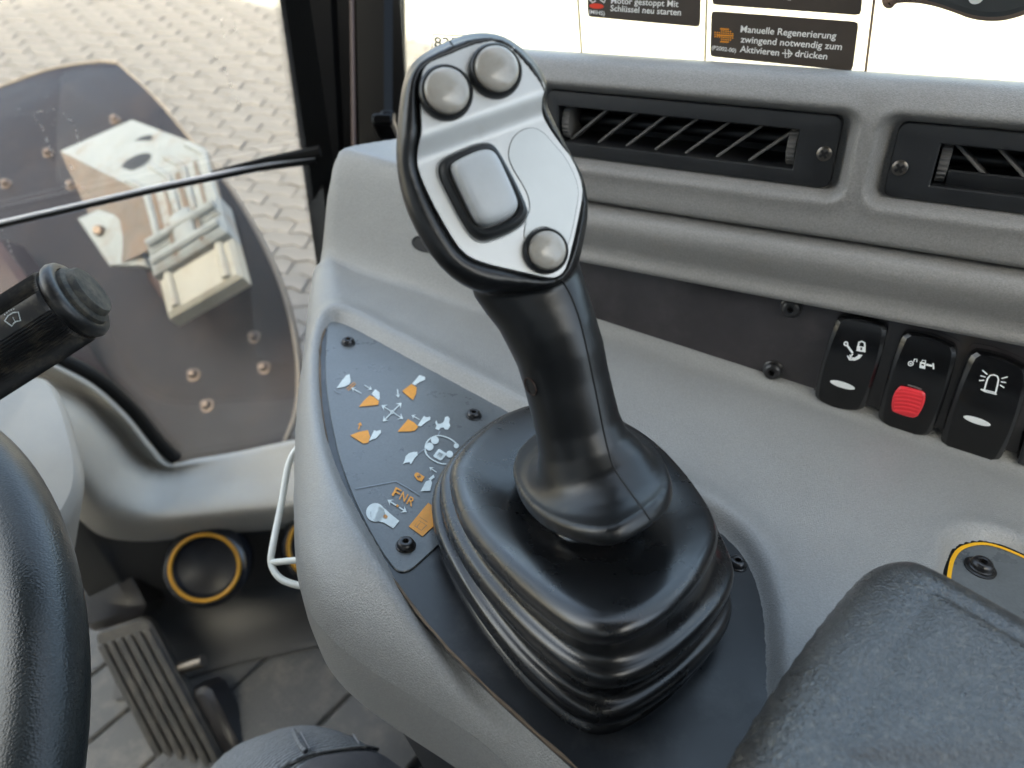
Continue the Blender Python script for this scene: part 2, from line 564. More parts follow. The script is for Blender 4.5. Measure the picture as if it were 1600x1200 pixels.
def sdf(P, poly):
    """signed distance (positive inside) of points P (M,2) to polygon (K,2)"""
    P = np.asarray(P, float)
    A = np.asarray(poly, float)
    B = np.roll(A, -1, 0)
    d = np.full(len(P), 1e9)
    near = np.zeros_like(P)
    ins = np.zeros(len(P), bool)
    for (ax, ay), (bx, by) in zip(A, B):
        ex, ey = bx - ax, by - ay
        t = np.clip(((P[:, 0] - ax) * ex + (P[:, 1] - ay) * ey) / (ex * ex + ey * ey + 1e-18), 0, 1)
        qx, qy = ax + t * ex, ay + t * ey
        dd = np.hypot(P[:, 0] - qx, P[:, 1] - qy)
        k = dd < d
        d[k] = dd[k]
        near[k, 0] = qx[k]
        near[k, 1] = qy[k]
        c = ((ay > P[:, 1]) != (by > P[:, 1])) & (P[:, 0] < (bx - ax) * (P[:, 1] - ay) / (by - ay + 1e-18) + ax)
        ins ^= c
    return np.where(ins, d, -d), near
def sstep(x, lo, hi):
    t = np.clip((x - lo) / (hi - lo), 0, 1)
    return t * t * (3 - 2 * t)
def roll(sd, R):
    """drop of a rounded edge of radius R at distance sd inside the outline"""
    u = np.clip(R - sd, 0, R)
    return R - np.sqrt(np.maximum(R * R - u * u, 0))
def heightfield(poly, hfun, cell, place, skirt=0.05, taper=0.0):
    """a sheet over the outline poly in (x,y); hfun(P, sd) gives heights; place(x,y,h) gives a world point; the border hangs down by skirt"""
    A = np.asarray([(p[0], p[1]) for p in poly], float)
    lo, hi = A.min(0) - cell, A.max(0) + cell
    nx, ny = int((hi[0] - lo[0]) / cell) + 1, int((hi[1] - lo[1]) / cell) + 1
    xs, ys = lo[0] + np.arange(nx) * cell, lo[1] + np.arange(ny) * cell
    P = np.array([(x, y) for y in ys for x in xs])
    sd, near = sdf(P, A)
    inside = sd > 0
    I = inside.reshape(ny, nx)
    cells = I[:-1, :-1] | I[1:, :-1] | I[:-1, 1:] | I[1:, 1:]
    Q = np.where(inside[:, None], P, near)
    # points just inside are pulled on to the outline so that the border is clean
    h = hfun(Q, np.maximum(sd, 0))
    idx, vs, fs = {}, [], []
    def vi(k):
        if k not in idx:
            idx[k] = len(vs)
            vs.append(place(Q[k, 0], Q[k, 1], h[k]))
        return idx[k]
    for j in range(ny - 1):
        for i in range(nx - 1):
            if cells[j, i]:
                k = j * nx + i
                fs.append([vi(k), vi(k + 1), vi(k + nx + 1), vi(k + nx)])
    bm = bmesh.new()
    bv = [bm.verts.new(v) for v in vs]
    for f in fs:
        bm.faces.new([bv[i] for i in f])
    bmesh.ops.remove_doubles(bm, verts=bm.verts, dist=cell * 0.12)
    if skirt:
        dn = (place(0, 0, -1.0) - place(0, 0, 0.0)) * skirt
        ed = [e for e in bm.edges if e.is_boundary]
        r = bmesh.ops.extrude_edge_only(bm, edges=ed)
        for v in r['geom']:
            if isinstance(v, bmesh.types.BMVert):
                v.co += dn
    bm.verts.ensure_lookup_table()
    bm.verts.index_update()
    vs = [v.co.copy() for v in bm.verts]
    fs = [[v.index for v in f.verts] for f in bm.faces]
    bm.free()
    return vs, fs

def stroke(pts, wd, nrm):
    """a flat ribbon along pts (3D), returned as one polygon loop"""
    P = [Vector(p) for p in pts]
    L, Rr = [], []
    for i, p in enumerate(P):
        t = (P[min(i + 1, len(P) - 1)] - P[max(i - 1, 0)]).normalized()
        s = nrm.cross(t).normalized() * wd / 2
        L.append(p + s)
        Rr.append(p - s)
    return L, Rr
class Print:
    """flat print: polygons, strokes and discs given in photo pixels, laid on a plane by fn"""
    def __init__(s, fn, nrm, scale):
        s.fn, s.n, s.sc, s.b = fn, nrm, scale, MB()
    def poly(s, pts, m=0):
        s.b.poly([s.fn(*p) for p in pts], m)
    def line(s, pts, wpx, m=0, closed=False):
        P = [s.fn(*p) for p in pts]
        if closed:
            P = P + [P[0], P[1]]
        L, Q = stroke(P, wpx * s.sc, s.n)
        s.b.add(L + Q, [[i, i + 1, len(P) + i + 1, len(P) + i] for i in range(len(P) - 1)], m)
    def disc(s, x, y, rx, ry=None, rot=0, m=0, N=18):
        ry = ry or rx
        c, sn = math.cos(R_(rot)), math.sin(R_(rot))
        s.poly([(x + rx * math.cos(k * 2 * math.pi / N) * c - ry * math.sin(k * 2 * math.pi / N) * sn,
                 y + rx * math.cos(k * 2 * math.pi / N) * sn + ry * math.sin(k * 2 * math.pi / N) * c) for k in range(N)], m)
    def arrow(s, x0, y0, x1, y1, wpx=2, head=6, m=0):
        d = math.hypot(x1 - x0, y1 - y0)
        ux, uy = (x1 - x0) / d, (y1 - y0) / d
        s.line([(x0, y0), (x1 - ux * head * 0.5, y1 - uy * head * 0.5)], wpx, m)
        s.poly([(x1, y1), (x1 - ux * head - uy * head * .7, y1 - uy * head + ux * head * .7), (x1 - ux * head * .55, y1 - uy * head * .55), (x1 - ux * head + uy * head * .7, y1 - uy * head - ux * head * .7)], m)
    def build(s, name, mats, parent):
        return s.b.build(name, mats, parent, smooth=False)
def text_mesh(name, string, P0, P1, upv, cap, m, parent, off):
    """flat lettering from P0 to P1 (baseline ends), capital height cap"""
    cu = bpy.data.curves.new('lettering', 'FONT')
    cu.body = string
    cu.size = 1.0
    cu.offset = 0.012
    cu.resolution_u = 3
    o = bpy.data.objects.new('lettering', cu)
    COL.objects.link(o)
    bpy.context.view_layer.update()
    dg = bpy.context.evaluated_depsgraph_get()
    me = bpy.data.meshes.new_from_object(o.evaluated_get(dg))
    xs = [v.co.x for v in me.vertices]
    x0, x1 = min(xs), max(xs)
    rt = (P1 - P0)
    upv = upv.normalized()
    vs = [P0 + rt * ((v.co.x - x0) / (x1 - x0)) + upv * (v.co.y / 0.73 * cap) + off for v in me.vertices]
    fs = [list(p.vertices) for p in me.polygons]
    bpy.data.objects.remove(o)
    bpy.data.curves.remove(cu)
    bpy.data.meshes.remove(me)
    return mesh(name, vs, fs, m, parent, smooth=False)
def screw(P, nrm, r, parent, name='screw', m=None, phillips=False):
    nrm = nrm.normalized()
    x = nrm.orthogonal().normalized()
    b = MB()
    if phillips:
        b.lathe(P, nrm, [(r, 0), (r, r * .18), (r * .86, r * .3), (r * .5, r * .42), (r * .2, r * .45)], 20, 0)
        y = nrm.cross(x)
        c = P + nrm * r * .46
        for u, v in ((x, y), (y, x)):
            b.box(c, u * r * .62, v * r * .17, nrm * r * .03, 0, 1)
        return b.build(name, [m or M_steel, M_hole], parent)
    b.lathe(P, nrm, [(r * 1.12, 0), (r * 1.12, r * .12), (r, r * .2), (r * .97, r * .45), (r * .8, r * .72), (r * .58, r * .82), (r * .46, r * .80)], 24, 0, True, False)
    y = nrm.cross(x)
    N = 24
    def hexr(k, rr):
        ang = 2 * math.pi * k / N
        f = math.cos(math.pi / 6) / math.cos((ang + math.pi / 6) % (math.pi / 3) - math.pi / 6)
        return (x * math.cos(ang) + y * math.sin(ang)) * rr * f
    b.loft([[P + nrm * r * .80 + (x * math.cos(2 * math.pi * k / N) + y * math.sin(2 * math.pi * k / N)) * r * .46 for k in range(N)],
            [P + nrm * r * .76 + hexr(k, r * .38) for k in range(N)]], True, False, False, 0)
    b.loft([[P + nrm * r * .76 + hexr(k, r * .38) for k in range(N)],
            [P + nrm * r * .25 + hexr(k, r * .36) for k in range(N)]], True, False, True, 1)
    return b.build(name, [m or M_screw, M_hole], parent)

# ================================================================== THE SETTING
# ---- yard
def yard():
    b = MB()
    z = GROUND - 0.012
    b.add([(-80, -30, z), (80, -30, z), (80, 120, z), (-80, 120, z)], [[0, 1, 2, 3]])
    g = structure(b.build('yard_ground', M_ground, smooth=False))
    pw, ph = 0.27, 0.115
    dx = Vector((0.978, -0.208, 0)); dy = Vector((0.208, 0.978, 0))
    org = Vector((-2.4, 5.0, GROUND - 0.05))
    out = [(0.0, 0.0), (.25, .24), (.5, 0.0), (.75, .24), (1.0, 0.0), (1.0, 1.0), (.75, 1.24), (.5, 1.0), (.25, 1.24), (0.0, 1.0)]
    NP = len(out)
    gap = 0.010
    def ring(k, z):
        c = Vector((pw / 2, ph * .65))
        r = []
        for x, y in out:
            v = Vector((x * pw, y * ph)) - c
            v = Vector((v.x * (1 - k / (pw / 2)), v.y * (1 - k / (ph / 2))))
            r.append((v.x, v.y, z))
        return r
    vs = ring(gap / 2, 0) + ring(gap / 2, .046) + ring(gap / 2 + .004, .05)
    fs = []
    for i in range(2):
        for j in range(NP):
            fs.append([i * NP + j, i * NP + (j + 1) % NP, (i + 1) * NP + (j + 1) % NP, (i + 1) * NP + j])
    fs.append([2 * NP + j for j in range(NP)])
    me = bpy.data.meshes.new('paver')
    rot = Matrix((dx, dy, Vector((0, 0, 1)))).transposed()
    me.from_pydata([tuple(rot @ Vector(v)) for v in vs], [], fs)
    me.materials.append(M_paver)
    rnd = random.Random(3)
    cand = []
    for i in range(-26, 34):
        for j in range(-38, 70):
            c = org + dx * (i * pw + (pw / 2 if j % 2 else 0.0)) + dy * (j * ph)
            d = c - CAM
            zc = d.dot(F_)
            if zc < .5:
                cand.append((9, c)); continue
            x, y = 800 + FPX * d.dot(X_) / zc, 600 - FPX * d.dot(U_) / zc
            seen = -25 < x < 480 and -25 < y < 470
            cand.append((d.length if seen else 1000 + d.length, c))
    cand.sort(key=lambda q: q[0])
    near = [c for d, c in cand if d < 1000][:300]
    ns = set(id(c) for c in near)
    for c in near:
        o = bpy.data.objects.new('paver', me)
        COL.objects.link(o)
        o.parent = g
        o.location = c + Vector((0, 0, rnd.uniform(-.004, .004)))
        o.rotation_euler = (rnd.uniform(-.02, .02), rnd.uniform(-.02, .02), rnd.uniform(-.008, .008))
    b = MB()
    base = [rot @ Vector(v) for v in vs]
    for d, c in cand:
        if id(c) in ns or c.y < 0.4:
            continue
        q = Vector((c.x, c.y, c.z + rnd.uniform(-.004, .004)))
        b.add([v + q for v in base], fs)
    o = b.build('pavers', M_paver, g, smooth=False)
    o['kind'] = 'stuff'
yard()

# ---- unseen hall, added to keep the machine in the shade
def hall():
    q = Vector((-0.482, -0.876, 0)).normalized()
    e = Vector((0.876, -0.482, 0)).normalized()
    c = q * 9.0
    t = thing('hall', 'unseen rendered grey hall added behind the machine to shade it', 'building', Vector((c.x, c.y, GROUND)))
    b = MB()
    b.box(Vector((c.x, c.y, GROUND + 4.5)) + e * 10, e * 19, q * 3, Vector((0, 0, 4.5)))
    b.build('wall', M_hall, t, smooth=False)
    b = MB()
    b.box(Vector((c.x, c.y, GROUND + 9.1)) + e * 10, e * 19.2, q * 3.1, Vector((0, 0, .1)))
    b.build('roof', M_black, t, smooth=False)
hall()

# ---- cab: floor mat, roof, pillar, glass
def cab_floor():
    t = thing('floor_mat', 'dark grey ribbed rubber mat on the cab floor beside the pedal', 'floor mat', CAM + Vector((-.3, .45, -.95)))
    def fl(px, py, z=0.0):
        d = ray(px, py)
        return CAM + d * ((z - CAM.z) / d.z)
    zc = -.95
    b = MB()
    b.add([CAM + Vector(p) for p in ((-1.0, -.6, zc - .02), (.4, -.6, zc - .02), (.4, .75, zc - .02), (-1.0, .75, zc - .02))], [[0, 1, 2, 3]])
    b.build('mat_base', M_floor, t, smooth=False)
    # three ribs of the mat: lines of the seams seen in the photograph
    l1 = (fl(284, 1038), fl(359, 979)); l2 = (fl(328, 1106), fl(481, 970)); l3 = (fl(499, 1132), fl(547, 1089))
    dirs = (l2[1] - l2[0]).normalized()
    nrm = Vector((-dirs.y, dirs.x, 0))
    offs = [l1[0].dot(nrm), l2[0].dot(nrm), l3[0].dot(nrm)]
    step = offs[1] - offs[0]
    allo = [offs[0] + step * 3, offs[0] + step * 2, offs[0] + step, *offs, offs[2] + (offs[2] - offs[1]), offs[2] + (offs[2] - offs[1]) * 2]
    allo = sorted([offs[0] - step * 2, offs[0] - step, offs[0], offs[1], offs[2], 2 * offs[2] - offs[1]])
    c0 = l2[0].dot(dirs)
    for i in range(len(allo) - 1):
        u0, u1 = allo[i] + .0008, allo[i + 1] - .0008
        b = MB()
        P = [nrm * u0 + dirs * (c0 - .8), nrm * u1 + dirs * (c0 - .8), nrm * u1 + dirs * (c0 + .45), nrm * u0 + dirs * (c0 + .45)]
        b.prism([Vector((p.x, p.y, -.012)) for p in P], Vector((0, 0, .012)), bev=.003)
        # raised pips on the panel that shows its tread
        b.build('mat_panel', M_floor, t, sharp=30)
    # the tread: small square pips on the middle panel
    b = MB()
    u0, u1 = offs[1], offs[2]
    lo, hi = min(u0, u1) + .008, max(u0, u1) - .008
    k = lo
    while k < hi:
        v = c0 - .3
        while v < c0 + .3:
            p = nrm * k + dirs * v
            b.box(Vector((p.x, p.y, .0004)), nrm * .0022, dirs * .0022, Vector((0, 0, .0005)))
            v += .0075
        k += .0075
    o = b.build('tread', M_floor, t, smooth=False)
    o['kind'] = 'stuff'
cab_floor()

def cab_shell():
    e = Vector((0.876, -0.482, 0)).normalized()     # rearwards
    q = Vector((-0.482, -0.876, 0)).normalized()    # to the machine's left
    t = thing('cab_roof', 'dark cab roof with a grey headliner above the seat', 'roof', CAM + Vector((0, 0, .62)))
    b = MB()
    c = CAM + Vector((-.05, -.05, .74)) + q * .25
    c = c - e * .16
    b.box(c, e * .74, q * .62, Vector((0, 0, .03)), .01)
    b.build('headliner', M_roof, t, smooth=False)
    b = MB()
    b.box(c + Vector((0, 0, .07)), e * .78, q * .66, Vector((0, 0, .035)), .02)
    b.build('roof_skin', M_body, t, smooth=False)
    t = thing('rear_bulkhead', 'dark rear bulkhead of the cab behind the seat', 'cab wall', CAM + e * .62 + Vector((0, 0, -.95)))
    b = MB()
    b.box(CAM + e * .64 + q * .25 + Vector((0, 0, -.55)), e * .02, q * .7, Vector((0, 0, .4)))
    b.build('panel', M_kick, t, smooth=False)
    for s in (-1, 1):
        b = MB()
        b.box(CAM + e * .64 + q * (.25 + s * .66) + Vector((0, 0, .2)), e * .03, q * .04, Vector((0, 0, .42)))
        b.build('post', M_black, t, smooth=False)
    t = thing('cab_side_wall', 'dark lower side wall of the cab behind the console', 'cab wall', wp(.2, -.07, -.6))
    b = MB()
    b.prism([wp(-.30, -.072, .06), wp(.75, -.072, .06), wp(.75, -.072, -.95), wp(-.30, -.072, -.95)], n * .01)
    b.build('panel', M_kick, t, smooth=False)
    t = thing('left_door', 'dark lower door panel at the left side of the cab', 'door', CAM + q * .85 + Vector((0, 0, -.95)))
    b = MB()
    b.box(CAM + q * .88 + Vector((0, 0, -.42)), e * .6, q * .02, Vector((0, 0, .5)))
    b.build('door_panel', M_kick, t, smooth=False)
cab_shell()

def pillar():
    base = pt(500, 420, .72)
    t = thing('cab_pillar', 'black upright cab pillar between windscreen and side window', 'pillar', base)
    b = MB()
    prof = [(436, 497, .735), (452, 508, .730), (470, 520, .722), (516, 540, .722), (526, 546, .728), (548, 560, .728), (556, 566, .720), (600, 600, .716), (614, 612, .722), (632, 640, .722), (634, 642, .78), (470, 520, .80)]
    rings = []
    for y, k in ((-260, 0), (430, 1)):
        rings.append([pt(x0 + (x0 - x1) * (-(y + 10) / 430.0 if k == 0 else 0) if k == 0 else x1, y, tt) for x0, x1, tt in prof])
    b.loft(rings, True, True, True)
    b.build('post', M_pillar, t, sharp=10)
    b = MB()
    b.box(pt(603, 198, .66), X_ * .009, U_ * .005, F_ * .02, .002)
    b.box(pt(606, 182, .668), X_ * .006, U_ * .004, F_ * .006, .002)
    b.build('trim_clip', M_pillar, t)
    b = MB()
    post_reflection = [pt(549, -60, .7195), pt(553, 240, .7195)]
    b.tube(post_reflection, .0022, 8)
    b.build('seal', M_red_brown, t)  # reflection on the post, put in as a thin brown strip
pillar()

def windscreen():
    t = thing('windscreen', 'dusty windscreen with a bright seam running across it', 'window', G(250, 725))
    # upper and lower pane
    def pane(name, pts, th=.005):
        b = MB()
        b.prism([p + gn * (-th) for p in pts], gn * th)
        return b.build(name, M_front_glass, t, smooth=False)
    A, B = G(-60, 364), G(497, 242)
    ext = (A - B).normalized()
    A2 = A + ext * .35
    top = Vector((0, 0, .75))
    pane('upper_pane', [A2, B, B + top, A2 + top])
    lo0, lo1 = G(-200, 700), G(500, 700)
    pane('lower_pane', [A2 + gn * .008 - Vector((0, 0, .0)), B + gn * .008, Vector((B.x, B.y, lo1.z)) + gn * .008, Vector((A2.x, A2.y, lo0.z - .3)) + gn * .008])
    # seam: bright edge of the upper pane over a black seal
    b = MB()
    P = [A2 + gn * .014, G(0, 347, .014), G(245, 291, .014), G(400, 259, .014), G(492, 246, .014)]
    b.tube(P, [.0016] * 4 + [.0012], 8)
    b.build('bright_edge', M_chrome, t)
    b = MB()
    P2 = [p - Vector((0, 0, .0034)) for p in P]
    b.tube(P2, [.0024] * 4 + [.0030], 8)
    b.tube([G(330, 268, .016), G(420, 249, .018), G(500, 236, .022)], [.0006, .0030, .0055], 8)
    b.build('seal', M_gasket, t)
    # printed black border with its dot fringe
    b = MB()
    e0, e1 = (438, -40), (500, 380)
    def edge(f, off):
        return G(e0[0] + (e1[0] - e0[0]) * f + off, e0[1] + (e1[1] - e0[1]) * f, .0125)
    b.add([edge(0, 0), edge(0, 40), edge(1, 40), edge(1, 0)], [[0, 1, 2, 3]])
    b.build('black_border', M_gasket, t, smooth=False)
    b = MB()
    for r in range(4):
        for k in range(110):
            p = edge((k + (r % 2) * .5) / 110.0, -2.2 - 4.0 * r)
            rad = (.00105, .0009, .0007, .0005)[r]
            b.add([p + (gdir * math.cos(j * math.pi / 3) + Vector((0, 0, 1)) * math.sin(j * math.pi / 3)) * rad for j in range(6)], [[0, 1, 2, 3, 4, 5]])
    o = b.build('dot_fringe', M_gasket, t, smooth=False)
    o['kind'] = 'stuff'
    # dried runs of dirt on the inside of the pane
    rnd = random.Random(11)
    b = MB()
    for pl, wd in (([(30, 170), (55, 185), (75, 222), (92, 262), (112, 300)], 4), ([(18, 182), (50, 176), (86, 170)], 3), ([(95, 175), (118, 196), (125, 224)], 3),
                   ([(0, 355), (22, 400), (44, 430)], 5), ([(335, 90), (352, 108), (346, 120)], 4), ([(352, 108), (362, 140), (376, 168)], 2.5), ([(345, 20), (352, 60)], 1.5), ([(362, 15), (368, 50)], 1.5),
                   ([(108, 250), (128, 290), (150, 306)], 3)):
        P = catmull([G(x + rnd.uniform(-2, 2), y + rnd.uniform(-2, 2), .0135) for x, y in pl], 5)
        P = [p + gdir * rnd.uniform(-.0009, .0009) for p in P]
        L, Q = stroke(P, wd * .0006, gn)
        L = [l.lerp(q, rnd.uniform(0, .45)) for l, q in zip(L, Q)]
        b.add(L + Q, [[i, i + 1, len(P) + i + 1, len(P) + i] for i in range(len(P) - 1)])
    m = bpy.data.materials.new('dried_dirt')
    m.use_nodes = True
    tt = m.node_tree
    pb = tt.nodes['Principled BSDF']
    pb.inputs['Base Color'].default_value = (.75, .72, .68, 1)
    pb.inputs['Roughness'].default_value = .9
    nz = tt.nodes.new('ShaderNodeTexNoise')
    nz.inputs['Scale'].default_value = 260
    mr = tt.nodes.new('ShaderNodeMapRange')
    mr.inputs['From Min'].default_value = .42
    mr.inputs['From Max'].default_value = .7
    mr.inputs['To Max'].default_value = .55
    tc = tt.nodes.new('ShaderNodeTexCoord')
    tt.links.new(tc.outputs['Object'], nz.inputs['Vector'])
    tt.links.new(nz.outputs['Fac'], mr.inputs['Value'])
    tt.links.new(mr.outputs[0], pb.inputs['Alpha'])
    o = b.build('dirt_run', m, t, smooth=False)
    o['kind'] = 'stuff'
windscreen()

GQ = -0.035      # plane of the side window behind the dashboard
def side_window():
    t = thing('side_window', 'bright side window above the grey dashboard', 'window', wp(.1, GQ, .12))
    b = MB()
    s0 = Wsh(634, 150, GQ)[0]
    c = [wp(s0, GQ, .06), wp(.9, GQ, .06), wp(.9, GQ, .75), wp(s0, GQ, .75)]
    b.prism([p - n * .005 for p in c], n * .005)
    b.build('pane', M_side_glass, t, smooth=False)
    # small number plate print low on the glass
    pr = Print(lambda x, y: W(x, y, GQ + .0006), n, .0003)
    pr.line([(674, 96), (676, 54), (760, 57)], 2.2, 0)
    pr.line([(672, 112), (674, 96)], 1.6, 0)
    pr.build('print_frame', [M_latch], t)
    text_mesh('print_digits', '825', W(679, 74, GQ + .0006), W(716, 76, GQ + .0006), up, .0062, M_latch, t, n * .0002)
side_window()

# ---- stickers on the side window
def sticker(label, quad, group=None):
    c = sum((W(x, y, GQ) for x, y in quad), Vector()) / 4
    t = thing('warning_sticker', label, 'sticker', c, 'warning stickers on the side window')
    pts = [W(x, y, GQ + .0008) for x, y in quad]
    # rounded corners
    loop = []
    for i in range(4):
        A, B, Cc = pts[i - 1], pts[i], pts[(i + 1) % 4]
        r = .0022
        p1, p2 = B + (A - B).normalized() * r, B + (Cc - B).normalized() * r
        loop += [p1, p1.lerp(B, .6).lerp(p2.lerp(B, .6), .5), p2]
    b = MB()
    b.prism(loop, n * .0004)
    b.build('sheet', M_sticker, t, smooth=False)
    return t
S1 = sticker('brown engine stop sticker with a red oval, left of the other two', [(917, -60), (1096, -45), (1094, 42), (919, 26)])
S2 = sticker('brown regeneration sticker with an orange dotted symbol above the dash', [(1112, 17), (1342, 34), (1332, 111), (1110, 88)])
S3 = sticker('brown sticker cut off by the top of the photo, above the regeneration sticker', [(1114, -70), (1352, -52), (1345, 24), (1113, 7)])
def st(fn_str, x0, y0, x1, y1, cap, t, m=None, name='lettering'):
    return text_mesh(name, fn_str, W(x0, y0, GQ + .0012), W(x1, y1, GQ + .0012), up, cap, m or M_stickertext, t, n * .0003)
st('Motor gestoppt Mit', 955, 5, 1060, 11, .0030, S1)
st('Schlüssel neu starten', 954, 17, 1064, 24, .0030, S1)
st('(MIHS)', 920, 21, 945, 24, .0020, S1)
pr = Print(lambda x, y: W(x, y, GQ + .0013), n, .00027)
pr.disc(932, 9.5, 11.5, 4.2, 4)
pr.build('red_oval', [M_stickerred], S1)
pr = Print(lambda x, y: W(x, y, GQ + .0013), n, .00027)
pr.line([(920, -2), (926, 4), (931, 1)], 2.4)
pr.line([(938, 0), (944, 4), (946, -2)], 2.4)
pr.build('engine_symbol', [M_stickertext], S1)
st('Manuelle Regenerierung', 1157, 50, 1306, 61, .0031, S2)
st('zwingend notwendig zum', 1157, 66, 1315, 78, .0031, S2)
st('Aktivieren', 1156, 81, 1217, 87, .0031, S2)
st('drücken', 1242, 88, 1292, 93, .0031, S2)
st('(P2002-00)', 1112, 77, 1150, 82, .0019, S2)
pr = Print(lambda x, y: W(x, y, GQ + .0013), n, .00027)
rnd = random.Random(2)
for ix in range(-4, 5):
    for iy in range(-4, 5):
        x, y = 1131 + ix * 3.4, 55 + iy * 3.3 + ix * .3
        if abs(ix) <= 1 and abs(iy) <= 3 or (abs(iy) <= 1 and ix < 0) or (ix > 1 and abs(iy) <= 4 - ix // 1 + 1 and abs(iy) + ix <= 5):
            pr.disc(x, y, 1.25, m=0, N=8)
pr.line([(1120, 55), (1146, 56)], 2.2)
pr.line([(1125, 45), (1137, 46)], 2.2)
pr.line([(1125, 65), (1137, 66)], 2.2)
pr.build('filter_symbol', [M_stickeror], S2)
pr = Print(lambda x, y: W(x, y, GQ + .0013), n, .00027)
pr.line([(1222, 83), (1237, 84)], 1.6)
pr.line([(1227, 77), (1227, 90), (1232, 90), (1232, 77)], 1.6)
pr.line([(1233, 79), (1238, 84), (1233, 89)], 1.6)
pr.build('filter_symbol', [M_stickertext], S2)
pr = Print(lambda x, y: W(x, y, GQ + .0013), n, .00027)
pr.line([(1222, -3), (1236, -1)], 3)
pr.build('lettering', [M_stickertext], S3)
# clear sheets the stickers are printed on
def film(label, x0, x1):
    (xa, ya), (xb, yb) = x0
    (xc, yc), (xd, yd) = x1
    t = thing('clear_sheet', label, 'plastic sheet', W(xb, yb, GQ))
    q = GQ + .0002
    b = MB()
    b.prism([W(xa, ya, q), W(xc, yc, q), W(xd, yd, q), W(xb, yb, q)], n * .0003)
    b.build('sheet', M_film, t, smooth=False)
    b = MB()
    for A, B in ((x0[0], x0[1]),):
        b.tube([W(*A, q + .0004), W(*B, q + .0004)], .00055, 6)
    b.build('sheet_edge', M_filmedge, t)
    return t
film('clear film sheet carrying the engine stop sticker', ((899, -60), (912, 130)), ((1102, -60), (1098, 150)))
film('clear film sheet carrying the regeneration sticker', ((1106, -60), (1100, 150)), ((1364, -60), (1345, 170)))
def film_edge():
    t = thing('clear_sheet', 'empty clear film sheet right of the regeneration sticker', 'plastic sheet', W(1345, 170, GQ))
    q = GQ + .0002
    b = MB()
    b.prism([W(1369, -60, q), W(1800, -30, q), W(1800, 230, q), W(1348, 170, q)], n * .0003)
    b.build('sheet', M_film, t, smooth=False)
    b = MB()
    b.tube([W(1373, -60, q + .0004), W(1343, 190, q + .0004)], .0006, 6)
    b.build('sheet_edge', M_latch_rim, t)
film_edge()

def latch():
    t = thing('window_latch', 'dark grey rounded window latch at the top edge of the side window', 'latch', W(1530, -20, -.02))
    o1 = [(1376, -40), (1379, 4), (1384, 12), (1395, 13), (1400, 4), (1425, 3), (1455, 7), (1490, 18), (1520, 30), (1555, 33), (1585, 28), (1620, 15), (1650, -10), (1650, -60), (1560, -110), (1460, -80), (1400, -50)]
    q0 = -.03
    loop = chaikin([W(x, y, q0) for x, y in o1], 2)
    b = MB()
    b.prism(loop, n * .006, bev=.0025)
    b.build('latch_body', M_latch_rim, t)
    o2 = [(1440, -2), (1470, 5), (1495, 15), (1525, 24), (1555, 26), (1585, 21), (1618, 6), (1640, -20), (1620, -70), (1550, -100), (1470, -70), (1440, -40)]
    b = MB()
    b.prism(chaikin([W(x, y, q0 + .006) for x, y in o2], 2), n * .006, bev=.002)
    b.build('latch_face', M_latch, t)
    b = MB()
    b.lathe(W(1526, -6, q0 + .012), n, [(.0030, 0), (.0030, .0006), (.002, .0009)], 20)
    b.build('latch_emblem', M_wire, t)
latch()

# ================================================================== SIDE DASHBOARD with its air vents
VQ = .0065
def vent_quad(px):
    return [Wsh(x, y, VQ) for x, y in px]
